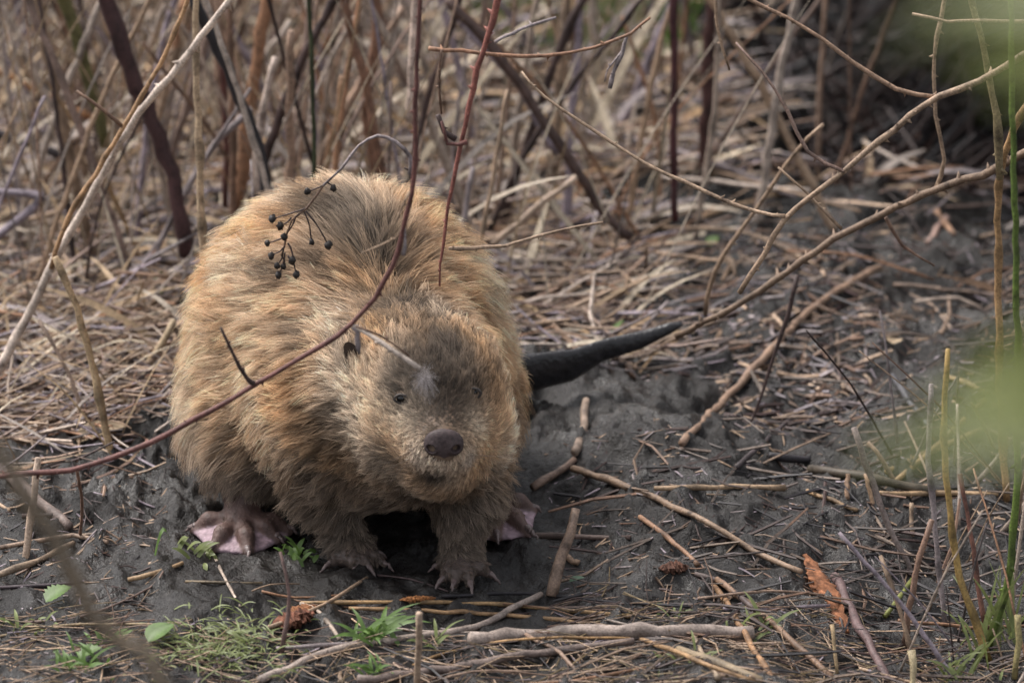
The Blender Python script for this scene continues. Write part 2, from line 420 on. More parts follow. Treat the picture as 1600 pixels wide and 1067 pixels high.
bodyN /= np.linalg.norm(bodyN, axis=1)[:, None] + 1e-12
toe_only = np.min([f(BV) for (f, _, _), k in FEET if k != .004], axis=0) < np.min([f(BV) for (f, _, _), k in FEET if k == .004], axis=0) - .002
furw = np.maximum(furw, .9 * (dP < np.minimum(dF, dH)) * (bodyN[:, 2] > -.3)); furw = np.maximum(furw, .5 * ((dH < np.minimum(dF, dT)) & toe_only) * (bodyN[:, 2] > -.1))
# skin colours: dark hide under the fur, brown toes, lilac-pink webs, black tail
web_d = np.min([f(BV) for (f, _, _), k in FEET if k == .004], axis=0); toe_d = np.min([f(BV) for (f, _, _), k in FEET if k != .004], axis=0)
SK = np.tile(np.array([.10, .062, .038]), (len(BV), 1))
foot_m = (dH < np.minimum(dF, dT))[:, None]
webw = sstep(.0005, .0045, toe_d - web_d)[:, None]
SK = np.where(foot_m, np.array([.085, .050, .042]) * (1 - webw) + np.array([.25, .175, .20]) * webw, SK)
SK = np.where((dP < dF)[:, None], np.array([.075, .055, .048]), SK)
SK = np.where((dT < np.minimum(dF, dH))[:, None], np.array([.017, .016, .018]), SK)
SK *= (1 + .45 * noise2(BV[:, 0] * 230 + BV[:, 2] * 160, BV[:, 1] * 230, 22) * (webw[:, 0] + .4))[:, None]
SK *= (1 + .35 * noise2(BV[:, 0] * 90 + BV[:, 2] * 60, BV[:, 1] * 90, 21))[:, None]

def skin_material():
    m, nt, b = new_mat('beaver_skin'); L = nt.links
    a = N(nt, 'ShaderNodeAttribute'); a.attribute_name = 'Col'; L.new(a.outputs['Color'], b.inputs['Base Color'])
    g = N(nt, 'ShaderNodeNewGeometry'); v = N(nt, 'ShaderNodeTexVoronoi'); v.inputs['Scale'].default_value = 210
    L.new(g.outputs['Position'], v.inputs['Vector'])
    n2 = noise_node(nt, 300, 4, .6, g.outputs['Position'])
    ad = N(nt, 'ShaderNodeMath', operation='ADD'); L.new(v.outputs['Distance'], ad.inputs[0]); L.new(n2.outputs['Fac'], ad.inputs[1])
    bm = N(nt, 'ShaderNodeBump'); bm.inputs['Strength'].default_value = .5; bm.inputs['Distance'].default_value = .0012
    L.new(ad.outputs[0], bm.inputs['Height']); L.new(bm.outputs[0], b.inputs['Normal'])
    bw = N(nt, 'ShaderNodeRGBToBW'); L.new(a.outputs['Color'], bw.inputs[0]); rr = ramp(nt, bw.outputs[0], [(.02, (.33,) * 3), (.05, (.62,) * 3)]); L.new(rr.outputs[0], b.inputs['Roughness']); b.inputs['Specular IOR Level'].default_value = .4
    return m
SKIN = skin_material()
def flat_mat(name, c, rough=.4, spec=.5):
    m, nt, b = new_mat(name); g = N(nt, 'ShaderNodeNewGeometry'); n1 = noise_node(nt, 260, 4, .6, g.outputs['Position'])
    r = ramp(nt, n1.outputs['Fac'], [(.3, tuple(x * .6 for x in c)), (.7, tuple(x * 1.3 for x in c))]); nt.links.new(r.outputs[0], b.inputs['Base Color'])
    bm = N(nt, 'ShaderNodeBump'); bm.inputs['Strength'].default_value = .6; bm.inputs['Distance'].default_value = .0015
    nt.links.new(n1.outputs['Fac'], bm.inputs['Height']); nt.links.new(bm.outputs[0], b.inputs['Normal'])
    b.inputs['Roughness'].default_value = rough; b.inputs['Specular IOR Level'].default_value = spec; return m
CLAW = flat_mat('claw_horn', (.12, .085, .08), .4); NOSE = flat_mat('nose_leather', (.052, .036, .036), .62, .3)
EYE = new_mat('eye_gloss'); EYE[2].inputs['Base Color'].default_value = (.006, .005, .005, 1); EYE[2].inputs['Roughness'].default_value = .06; EYE = EYE[0]

beaver = empty('beaver', (0, 0, 0))
tag(beaver, 'golden brown furry beaver with pink webbed hind feet standing on the mud', 'beaver')
bme = fast_mesh('body', BV, BF, SKIN)
ca = bme.color_attributes.new('Col', 'FLOAT_COLOR', 'POINT'); c4 = np.ones((len(BV), 4), np.float32); c4[:, :3] = np.clip(SK, 0, 1); ca.data.foreach_set('color', c4.ravel())
body = bpy.data.objects.new('body', bme); col.objects.link(body); body.parent = beaver
bvh = BVHTree.FromPolygons([Vector(v) for v in BV], [tuple(map(int, q)) for q in BF])
def on_body(px, py):
    d = ray(px, py); loc, nor, i, t = bvh.ray_cast(Vector(CAM), Vector(d).normalized())
    return np.array(loc) if loc else None

# nose, eyes, ears, claws
def shape(name, groups, lo, hi, step, mat, parent):
    G = grid_sdf(groups, np.array(lo), np.array(hi), step)
    return G, np.array(lo), step, name, mat, parent
NC = np.array((.0445, -.1355, .232))
G = grid_sdf([[(s_ell(NC, (.0240, .0095, .0165)), 0), (s_ell(NC + (-.012, .002, -.008), (.011, .013, .010)), .008), (s_ell(NC + (.012, .002, -.008), (.011, .013, .010)), .008), (s_ell(NC + (0, .002, -.016), (.006, .010, .010)), .008)]], NC - .05, NC + .05, .0014)
for sx in (-1, 1):
    f = s_ell(NC + (sx * .0155, -.011, -.0065), (.0062, .012, .0046), (0, sx * -28, 0))[0]
    ax = [np.arange(NC[i] - .05, NC[i] + .05 + .0014, .0014)[:G.shape[i]] for i in range(3)]
    G = np.maximum(G, -f(np.stack(np.meshgrid(*ax, indexing='ij'), -1)).astype(np.float32))
nv, nf = surface_nets(G, NC - .05, .0014)
nose = bpy.data.objects.new('nose', fast_mesh('nose', nv, nf, NOSE)); col.objects.link(nose); nose.parent = beaver
def sphere(c, r, mat, name, parent, sc=(1, 1, 1), seg=16):
    v, f = [], []
    for i in range(seg // 2 + 1):
        th = math.pi * i / (seg // 2)
        for j in range(seg): ph = 2 * math.pi * j / seg; v.append((c[0] + r * sc[0] * math.sin(th) * math.cos(ph), c[1] + r * sc[1] * math.sin(th) * math.sin(ph), c[2] + r * sc[2] * math.cos(th)))
    for i in range(seg // 2):
        for j in range(seg): k = (j + 1) % seg; f.append((i * seg + j, (i + 1) * seg + j, (i + 1) * seg + k, i * seg + k))
    return mesh_obj(name, v, f, mat, parent)
eyes = []
for px, py in ((627, 622), (741, 613)):
    p = on_body(px, py); eyes.append(p); e = sphere(p + np.array([0, .0005, 0]),   .0062 if px < 700 else .0047, EYE, 'eye', beaver)
LID = flat_mat('eyelid_skin', (.035, .026, .022), .6)
for p in eyes:
    a = np.linspace(0, 2 * math.pi, 15); ring = np.stack([p[0] + .0082 * np.cos(a), np.full(15, p[1] - .003), p[2] + .0058 * np.sin(a)], 1)
    v, f, c_ = tube(ring, .0018, .0018, (.03, .02, .02), 6, wob=0); mesh_obj('eyelid', v, f, LID, beaver)
EARS = []
EARM = flat_mat('ear_skin', (.06, .040, .030), .85)
for px, py, tilt in ((562, 552, -1), (764, 538, 1)):
    p = on_body(px, py) + np.array([tilt * .006, -.006, -.008]); EARS.append(p); v, f = [], []
    for i in range(7):
        for j in range(9):
            a = math.pi * (j / 8 - .5); rr = .017 * i / 6
            x = rr * math.sin(a) * .65; z = rr * (math.cos(a) * 1.4 + .0); y = -.006 * (i / 6) ** 2 * math.cos(a) + .3 * x * x / .015
            v.append(p + np.array([x + tilt * z * .35, y - .002, z + .003]))
    n_ = len(v); v += [q + np.array([0, .004, 0]) for q in v]
    for i in range(6):
        for j in range(8):
            q = (i * 9 + j, i * 9 + j + 1, (i + 1) * 9 + j + 1, (i + 1) * 9 + j); f.append(q); f.append(tuple(x + n_ for x in q[::-1]))
    mesh_obj('ear', v, f, EARM, beaver)
def claw(a, b, r, sag=.003):
    a, b = np.array(a), np.array(b); m = (a + b) / 2 + np.array([0, 0, sag]); pts = spline([a, m, b], 5)
    v, f, c_ = tube(pts, r, r * .2, (.2, .2, .2), 8, wob=0); return mesh_obj('claw', v, f, CLAW, beaver)
for c, tips in (((-.074, .032, .015), PL), ((.066, -.008, .015), PR)):
    for t in tips:
        c_, t_ = np.array(c), np.array(t); d = (t_ - c_) / np.linalg.norm(t_ - c_)
        a = c_ * .15 + t_ * .85 + np.array([0, 0, .006]); claw(a, a + d * .019 + np.array([0, 0, -.009]), .0047)
for mid, tips in ((HL_mid, HL), (HR_mid, HR)):
    for i, t in enumerate(tips):
        t = np.array(t); d = (t - mid); d[2] = 0; d /= np.linalg.norm(d)
        a = mid * .16 + t * .84 + np.array([0, 0, .004]); claw(a, a + d * (.022 if i in (1, 2) else .013) + np.array([0, 0, -.008]), .0055)

# fur: hair strands grown from the body surface
def tri_samples(n, mul=None):
    w = furw[BF].mean(1) * (1 if mul is None else mul); ar = np.linalg.norm(fn, axis=1) * .5 * w
    view = (bodyN[BF].mean(1) @ -cd) ; ar = ar * np.where(view < -.35, .25, 1.0)
    t = rng.choice(len(BF), n, p=ar / ar.sum()); u = rng.random(n); v = rng.random(n)
    q = BF[t]; P = (BV[q[:, 0]] * ((1 - u) * (1 - v))[:, None] + BV[q[:, 1]] * (u * (1 - v))[:, None] + BV[q[:, 2]] * (u * v)[:, None] + BV[q[:, 3]] * ((1 - u) * v)[:, None])
    Nn = bodyN[q].mean(1); Nn /= np.linalg.norm(Nn, axis=1)[:, None]; return P, Nn
NOSE_P = NC + np.array([0, .02, 0])
def flow(P, Nn):
    """lie of the coat: away from the nose, off the spine, then downwards"""
    d = P - NOSE_P; dn = np.linalg.norm(d, axis=1)[:, None]; away = d / dn
    sx = np.interp(P[:, 1], [-.1, .1, .5], [.04, -.03, -.10]); side = np.stack([np.sign(P[:, 0] - sx) * np.minimum(np.abs(P[:, 0] - sx) / .05, 1), np.zeros(len(P)), np.zeros(len(P))], 1)
    head = np.exp(-(dn / .17) ** 4); down = np.array([0, 0, -1.0])
    low = sstep(.22, .08, P[:, 2])[:, None]
    f = away * (.55 + .9 * head) + side * .75 * (1 - head) + down * (.45 + .5 * low) * (1 - head)
    ang = 1.1 * noise2(P[:, 0] * 9 + P[:, 2] * 7, P[:, 1] * 9 - P[:, 2] * 8, 31) + .5 * noise2(P[:, 0] * 25 + P[:, 2] * 20, P[:, 1] * 25, 32)
    f = f - Nn * np.sum(f * Nn, 1)[:, None]; f /= np.linalg.norm(f, axis=1)[:, None] + 1e-9
    b = np.cross(Nn, f); f = f * np.cos(ang)[:, None] + b * np.sin(ang)[:, None]
    return f
def near(P, c, r): return np.exp(-np.sum((P - c) ** 2, 1) / (r * r))
anch = lambda *p: on_body(*p)
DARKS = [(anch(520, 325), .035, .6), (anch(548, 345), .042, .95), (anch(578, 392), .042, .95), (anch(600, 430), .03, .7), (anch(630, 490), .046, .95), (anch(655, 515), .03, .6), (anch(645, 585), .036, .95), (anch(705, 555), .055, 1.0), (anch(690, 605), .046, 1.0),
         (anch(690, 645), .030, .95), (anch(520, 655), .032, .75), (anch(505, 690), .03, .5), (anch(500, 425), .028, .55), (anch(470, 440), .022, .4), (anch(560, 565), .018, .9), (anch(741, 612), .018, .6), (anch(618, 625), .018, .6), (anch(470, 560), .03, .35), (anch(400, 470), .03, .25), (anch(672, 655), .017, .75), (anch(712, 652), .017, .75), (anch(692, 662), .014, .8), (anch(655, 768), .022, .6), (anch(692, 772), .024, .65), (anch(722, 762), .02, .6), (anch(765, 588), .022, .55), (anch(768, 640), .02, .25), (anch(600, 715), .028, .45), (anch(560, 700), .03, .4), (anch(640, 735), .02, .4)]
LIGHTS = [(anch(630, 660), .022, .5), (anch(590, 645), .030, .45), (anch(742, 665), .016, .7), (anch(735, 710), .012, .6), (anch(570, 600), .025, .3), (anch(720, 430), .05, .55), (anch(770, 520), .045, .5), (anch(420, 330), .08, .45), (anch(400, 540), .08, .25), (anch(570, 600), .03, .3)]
MOUTH = anch(682, 742)
def coat(P):
    u = P[:, 0] * 1.0 + P[:, 2] * .6; v = P[:, 1] * .9 - P[:, 2] * .7
    n = noise2(u * 16, v * 16, 41); n2 = noise2(u * 45, v * 45, 42)
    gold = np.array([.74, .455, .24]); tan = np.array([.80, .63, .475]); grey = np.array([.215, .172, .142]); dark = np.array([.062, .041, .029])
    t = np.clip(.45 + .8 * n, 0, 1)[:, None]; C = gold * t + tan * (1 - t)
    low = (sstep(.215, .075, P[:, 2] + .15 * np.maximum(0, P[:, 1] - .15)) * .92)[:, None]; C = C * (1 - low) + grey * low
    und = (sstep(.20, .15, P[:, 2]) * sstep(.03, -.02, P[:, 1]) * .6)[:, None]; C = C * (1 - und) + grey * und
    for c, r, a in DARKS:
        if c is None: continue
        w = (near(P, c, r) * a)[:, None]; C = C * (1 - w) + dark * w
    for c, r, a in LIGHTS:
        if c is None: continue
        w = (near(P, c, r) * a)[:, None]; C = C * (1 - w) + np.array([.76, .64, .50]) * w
    g = np.clip(near(P, NC + np.array([-.024, .012, -.020]), .016) * .75 + near(P, NC + np.array([.024, .012, -.022]), .013) * .75 + near(P, NC + np.array([0, .01, -.03]), .012) * .5, 0, 1)[:, None]; C = C * (1 - g) + np.array([.46, .42, .40]) * g
    if MOUTH is not None:
        w = (np.exp(-((P[:, 0] - MOUTH[0]) / (.014 + .9 * np.clip(P[:, 2] - MOUTH[2] + .012, 0, .02))) ** 2 - ((P[:, 2] - MOUTH[2]) / .014) ** 2) * sstep(-.03, -.07, P[:, 1]) * 1.0)[:, None]; C = C * (1 - w) + np.array([.03, .022, .02]) * w
    df, dp, dh = (gmin(g, P) for g in (FUR, PAWS, FEET)); C = np.where((np.minimum(dp, dh) < df - .002)[:, None], np.array([.15, .108, .088]), C)
    dk = (np.clip(n2 - .22, 0, 1) * 1.6 * sstep(.10, .17, np.linalg.norm(P - NOSE_P, axis=1)))[:, None]; C = C * (1 - np.clip(dk, 0, .75)) + dark * np.clip(dk, 0, .75)
    return C
def length(P):
    dn = np.linalg.norm(P - NOSE_P, axis=1)
    L = np.interp(dn, [.02, .05, .10, .16, .24, .4], [.0055, .0095, .020, .027, .039, .049])
    L *= 1 - (.55 + .22 * sstep(.09, .13, P[:, 1])) * sstep(.13, .05, P[:, 2])
    df, dp, dh = (gmin(g, P) for g in (FUR, PAWS, FEET)); L = np.where(dp < df - .002, .0055, L); return np.where(dh < df - .002, .0032, L)
def keep(P):
    k = np.linalg.norm(P - NC - np.array([0, -.002, -.003]), axis=1) > .0195
    for e in eyes: k &= np.sqrt(((P[:, 0] - e[0]) / 1.3) ** 2 + (P[:, 1] - e[1]) ** 2 + (P[:, 2] - e[2]) ** 2) > .0105
    return k
def strands(nc, per, spread, lmul, lift, tipd, rad, colmul, npt=6, seedj=.2, mul=None, vary=1.0):
    P, Nn = tri_samples(nc, mul); k = keep(P); P, Nn = P[k], Nn[k]; n = len(P)
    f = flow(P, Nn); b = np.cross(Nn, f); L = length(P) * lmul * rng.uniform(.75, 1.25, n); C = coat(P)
    m = n * per; rep = lambda a: np.repeat(a, per, 0)
    sp = np.repeat(np.minimum(spread, L * .25), per)
    o = rng.normal(0, 1, (m, 2)) * sp[:, None]; Pr = rep(P) + rep(f) * o[:, :1] + rep(b) * o[:, 1:]
    Lr = rep(L) * rng.uniform(.7, 1.12, m); jit = rng.normal(0, seedj * .35, m) + np.repeat(rng.normal(0, seedj, n), per); lf = np.repeat(rng.uniform(.7, 1.4, n), per) * lift * rng.uniform(.75, 1.25, m)
    fr, nr, br = rep(f), rep(Nn), rep(b)
    d0 = fr * np.cos(lf)[:, None] + nr * np.sin(lf)[:, None] + br * (jit * .5)[:, None]; d0 /= np.linalg.norm(d0, axis=1)[:, None]
    d1 = fr * .97 + nr * (lift * .18) + br * jit[:, None] + np.array([0, 0, -.12]); d1 /= np.linalg.norm(d1, axis=1)[:, None]
    conv = (fr * o[:, :1] + br * o[:, 1:]) * -tipd
    s = np.linspace(0, 1, npt)[None, :, None]
    X = Pr[:, None] - nr[:, None] * .001 + Lr[:, None, None] * (d0[:, None] * (s - .5 * s * s) + d1[:, None] * (.5 * s * s)) + conv[:, None] * s ** 1.5
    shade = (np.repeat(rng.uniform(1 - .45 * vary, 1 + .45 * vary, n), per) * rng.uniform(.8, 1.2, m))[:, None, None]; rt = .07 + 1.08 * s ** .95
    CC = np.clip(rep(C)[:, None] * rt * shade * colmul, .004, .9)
    rr = rad * (1.0 - .72 * np.linspace(0, 1, npt) ** 2)
    return X.reshape(-1, 3), np.tile(rr, m), CC.reshape(-1, 3), m, npt
def curves_obj(name, sets, mat, parent):
    hc = bpy.data.hair_curves.new(name); sizes = []
    for X, rr, CC, m, npt in sets: sizes += [npt] * m
    hc.add_curves(sizes)
    X = np.vstack([s[0] for s in sets]).astype(np.float32); rr = np.concatenate([s[1] for s in sets]).astype(np.float32); CC = np.vstack([s[2] for s in sets])
    pa = hc.attributes.get('position') or hc.attributes.new('position', 'FLOAT_VECTOR', 'POINT'); pa.data.foreach_set('vector', X.ravel())
    ra = hc.attributes.get('radius') or hc.attributes.new('radius', 'FLOAT', 'POINT'); ra.data.foreach_set('value', rr)
    ca = hc.attributes.new('Col', 'FLOAT_COLOR', 'POINT'); c = np.ones((len(X), 4), np.float32); c[:, :3] = CC; ca.data.foreach_set('color', c.ravel())
    hc.materials.append(mat); o = bpy.data.objects.new(name, hc); col.objects.link(o); o.parent = parent; return o
def fur_material():
    m = bpy.data.materials.new('beaver_fur'); m.use_nodes = True; nt = m.node_tree; nt.nodes.clear(); L = nt.links
    out = N(nt, 'ShaderNodeOutputMaterial'); a = N(nt, 'ShaderNodeAttribute'); a.attribute_name = 'Col'
    df = N(nt, 'ShaderNodeBsdfDiffuse'); L.new(a.outputs['Color'], df.inputs['Color'])
    h = N(nt, 'ShaderNodeBsdfHair', component='Reflection'); h.inputs['RoughnessU'].default_value = .35; h.inputs['RoughnessV'].default_value = .8
    h.inputs['Color'].default_value = (.5, .47, .43, 1)
    t = N(nt, 'ShaderNodeBsdfHair', component='Transmission'); t.inputs['RoughnessU'].default_value = .4; t.inputs['RoughnessV'].default_value = 1; L.new(a.outputs['Color'], t.inputs['Color'])
    m1 = N(nt, 'ShaderNodeMixShader'); m1.inputs[0].default_value = .30; L.new(df.outputs[0], m1.inputs[1]); L.new(t.outputs[0], m1.inputs[2])
    m2 = N(nt, 'ShaderNodeMixShader'); m2.inputs[0].default_value = .07; L.new(m1.outputs[0], m2.inputs[1]); L.new(h.outputs[0], m2.inputs[2])
    L.new(m2.outputs[0], out.inputs['Surface']); return m
FURM = fur_material()
fc = BV[BF].mean(1); nd = np.linalg.norm(fc - NOSE_P, axis=1); lowz = np.minimum.reduce([np.where(furw[BF].mean(1) > 0, fc[:, 2], 1)])
offm = sstep(.035, .075, nd); facem = sstep(.13, .07, nd); legm = sstep(.10, .03, fc[:, 2])
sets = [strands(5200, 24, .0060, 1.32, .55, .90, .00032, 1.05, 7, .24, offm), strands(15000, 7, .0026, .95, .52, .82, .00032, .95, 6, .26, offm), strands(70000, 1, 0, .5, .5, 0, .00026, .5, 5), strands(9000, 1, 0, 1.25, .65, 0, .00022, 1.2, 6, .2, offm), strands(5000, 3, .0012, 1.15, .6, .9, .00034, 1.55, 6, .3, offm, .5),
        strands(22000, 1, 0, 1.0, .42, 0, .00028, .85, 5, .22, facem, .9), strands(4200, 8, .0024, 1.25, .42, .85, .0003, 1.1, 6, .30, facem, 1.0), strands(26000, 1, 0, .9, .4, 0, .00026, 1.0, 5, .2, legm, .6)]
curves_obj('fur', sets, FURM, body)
# whiskers
wp, wr, wc = [], [], []
for i in range(26):
    sx = -1 if i % 2 else 1; p = NC + np.array([sx * random.uniform(.015, .027), random.uniform(.008, .03), random.uniform(-.03, -.012)])
    d = np.array([sx * random.uniform(.6, 1), random.uniform(-.3, .3), random.uniform(-.7, .25)]); d /= np.linalg.norm(d); Lw = random.uniform(.03, .075)
    s = np.linspace(0, 1, 6)[:, None]; wp.append(p + d * s * Lw + np.array([0, 0, -.012]) * s * s); wr.append(.00022 * (1 - .8 * s[:, 0])); wc.append(np.tile([.22, .19, .17], (6, 1)))
curves_obj('whiskers', [(np.vstack(wp), np.concatenate(wr), np.vstack(wc), 26, 6)], FURM, body)

# ------------------------------------------------------------------ brambles in front of and beside the beaver
def bramble(name, main, Ys, w0, w1, c, label, sides_=(), thorns=.022, nodes=0, cat='bramble', group=None):
    pts = stand(main, Ys); root = empty(name, pts[0]); tag(root, label, cat, group)
    put('stem', pts, w0, w1, c, None, None, parent=root, thorns=thorns, nodes=nodes, sides=9)
    for sp, sy, a, b, cc in sides_:
        put('side_twig', stand(sp, sy), a, b, cc, None, None, parent=root, thorns=thorns * 1.3, sides=7, wob=.2)
    return root
FY = -.26
put('dead_reed', stand([(380, 2300), (320, 1400), (250, 1060), (190, 1005), (140, 955), (95, 860), (10, 730), (-120, 560)], [-2.6]), 16, 22, (.20, .16, .10), 'blurred brown stalk rising close to the viewer before the clods', 'reed')
b1 = bramble('bramble', [(-420, 800), (-200, 775), (0, 743), (110, 734), (210, 701), (330, 641), (400, 600), (500, 541), (550, 506), (602, 440), (635, 335), (649, 250), (650, 130), (657, 0), (670, -200)], [FY], 9, 7, RED,
    'thin dark red bramble arching across the front of the beaver',
    [([(400, 600), (385, 590), (366, 556), (345, 512)], [FY, FY - .02], 8, 4, DARK),
     ([(383, 588), (380, 572), (376, 590)], [FY, FY - .01], 3, 1, BROWN),
     ([(552, 508), (575, 522), (612, 545), (656, 576)], [FY, FY - .03], 6, 9, PALE), ([(556, 510), (596, 525), (640, 556)], [FY - .01], 4, 3, BROWN),
     ([(554, 510), (560, 530), (561, 552)], [FY], 11, 5, GREY), ([(632, 345), (618, 372), (565, 395)], [FY, FY + .02], 4, 2, TAN),
     ([(640, 300), (625, 330), (608, 365)], [FY - .01], 4, 2, TAN), ([(632, 350), (634, 375), (630, 398)], [FY], 3, 6, GREY)])
fx, fr_, fc_ = [], [], []
for i in range(230):
    d = np.array([random.gauss(0, 1) for _ in range(3)]); d /= np.linalg.norm(d); d *= np.array([.017, .016, .024]) * random.uniform(.5, 1); c0 = at(662, 583, FY - .03) + d * np.array([.3, .3, .3]) + np.array([.002, 0, -.010]) * random.random()
    s_ = np.linspace(0, 1, 5)[:, None]; fx.append(c0 + d * s_ + np.array([0, 0, -.008]) * s_ ** 2); fr_.append(.0001 * (1 - .6 * s_[:, 0])); fc_.append(np.tile([.44, .40, .40], (5, 1)))
fl = curves_obj('seed_fluff', [(np.vstack(fx), np.concatenate(fr_), np.vstack(fc_), 230, 5)], FURM, b1); fl.location = -Vector(b1.location)
bramble('bramble', [(790, -180), (776, 0), (746, 110), (721, 220), (706, 290), (691, 385), (688, 415), (687, 447)], [-.02], 13, 3, (.23, .088, .062),
    'thick red thorny bramble tip pointing down over the beaver\'s shoulder',
    [([(702, 388), (735, 389), (790, 384), (870, 361), (942, 348)], [-.02, .05], 7, 4, TAN), ([(712, 218), (695, 205), (684, 180)], [-.02], 8, 9, DARK), ([(730, 222), (700, 225), (690, 190)], [-.03], 8, 4, RED)], thorns=.018)
bramble('dead_twig', [(670, 76), (720, 80), (780, 87), (850, 88), (930, 75), (985, 52), (1016, 28)], [.02, .08], 7, 4, (.30, .17, .095), 'thin orange brown twig crossing behind the thick red bramble tip',
    [([(980, 56), (972, 85), (958, 112), (953, 138)], [.08], 5, 7, GREY), ([(972, 80), (950, 108), (945, 128)], [.08], 3, 2, GREY), ([(690, 78), (686, 120), (690, 178)], [.02], 4, 4, BROWN)], thorns=.03, cat='twig')
bramble('dead_twig', [(774, 66), (800, 52), (830, 40), (868, 28)], [-.01, .06], 5, 5, GREY, 'short grey twig beside the thick red bramble tip', thorns=.05, cat='twig')
bramble('bramble', [(1750, 20), (1600, 88), (1530, 126), (1466, 152), (1400, 200), (1318, 268), (1262, 310), (1226, 345), (1192, 400), (1155, 458)], [.12, .16], 13, 8, TAN,
    'pale tan forked bramble cane hanging over the mud bank',
    [([(1466, 152), (1400, 138), (1330, 95), (1260, 45), (1170, 0), (1100, -40)], [.14, .2], 8, 6, (.27, .18, .11)),
     ([(1318, 268), (1262, 237), (1230, 172), (1190, 112), (1150, 67)], [.14, .22], 7, 4, (.22, .15, .11)),
     ([(1226, 338), (1180, 331), (1100, 299), (1010, 256), (930, 206), (850, 150), (815, 112)], [.15, .22], 7, 4, STRAW),
     ([(1315, 358), (1262, 302), (1216, 262)], [.2], 5, 4, TAN)], thorns=.02)
r2 = [(1760, 150), (1600, 238), (1560, 262), (1480, 290), (1400, 325), (1330, 360), (1250, 411), (1170, 466), (1100, 505), (1056, 525)]
bramble('bramble', r2, [.25, .45, .55], 15, 10, (.19, .135, .085), 'long brown thorny branch reaching down to the tip of the tail',
    [([(1246, 430), (1232, 490), (1208, 560), (1182, 640), (1170, 662)], [.52, .5], 8, 4, DARK), ([(1384, 340), (1410, 384), (1460, 415)], [.45], 6, 4, BROWN), ([(1460, 300), (1475, 250), (1462, 180), (1460, 90), (1476, 0), (1490, -80)], [.4], 7, 7, TAN)], thorns=.024)
bramble('dead_twig', [(1425, 22), (1480, 34), (1540, 33), (1680, 34)], [.2], 5, 7, TAN, 'thin level twig at the bank\'s dark hollow', thorns=.05, cat='twig')
bramble('dead_twig', [(1110, -60), (1118, 10), (1122, 50), (1140, 110)], [.5], 6, 4, TAN, 'short hanging twig with a broken tip above the litter', thorns=.05, cat='twig')
bramble('dead_twig', [(1286, 195), (1240, 240), (1200, 300), (1130, 400), (1112, 440), (1102, 492)], [.62, .72], 6, 8, TAN, 'bent pale twig standing in the mud near the tail tip', thorns=.04, cat='twig')
# standing canes on the right
p = [(1573, 782), (1568, 690), (1563, 600), (1562, 522), (1560, 400), (1561, 270), (1577, 218), (1610, 160), (1680, 40)]
bramble('reed_cane', p, [foot(p), foot(p) + .02, .2], 12, 11, (.42, .27, .12), 'upright yellow brown cane with a dark ring beside a green stalk', nodes=.11, thorns=0, cat='cane')
p = [(1562, 280), (1556, 180), (1540, 90), (1515, -10), (1505, -90)]
bramble('reed_cane', p, [.22], 12, 9, (.25, .2, .1), 'slanting greenish straw cane over the dark hollow', thorns=.02, nodes=.15, cat='cane')
p = [(1542, 1015), (1575, 900), (1590, 740), (1591, 600), (1587, 400), (1582, 150), (1578, -60)]
bramble('green_stalk', p, [foot(p), foot(p) + .03], 13, 8, GREEN, 'tall fresh green stalk standing at the edge of the bank', thorns=.06, cat='stalk')
p = [(1546, 1032), (1521, 962), (1492, 865), (1479, 742), (1476, 650), (1481, 545)]
bramble('reed_cane', p, [foot(p), foot(p) + .05], 12, 8, (.36, .25, .08), 'thin upright yellow reed stem with a cut tip', thorns=0, nodes=.13, cat='reed')
p = [(1476, 975), (1468, 890), (1458, 800), (1450, 720), (1455, 600)]
bramble('reed_cane', p, [foot(p), foot(p) + .05], 9, 8, GREY, 'thin upright grey reed stem beside the yellow one', thorns=0, nodes=.1, cat='reed')
p = [(1541, 985), (1530, 920), (1516, 830), (1500, 740)]
bramble('reed_cane', p, [foot(p), foot(p) + .05], 9, 6, (.19, .09, .06), 'thin upright reddish reed stem beside the green stalk', thorns=0, nodes=.1, cat='reed')

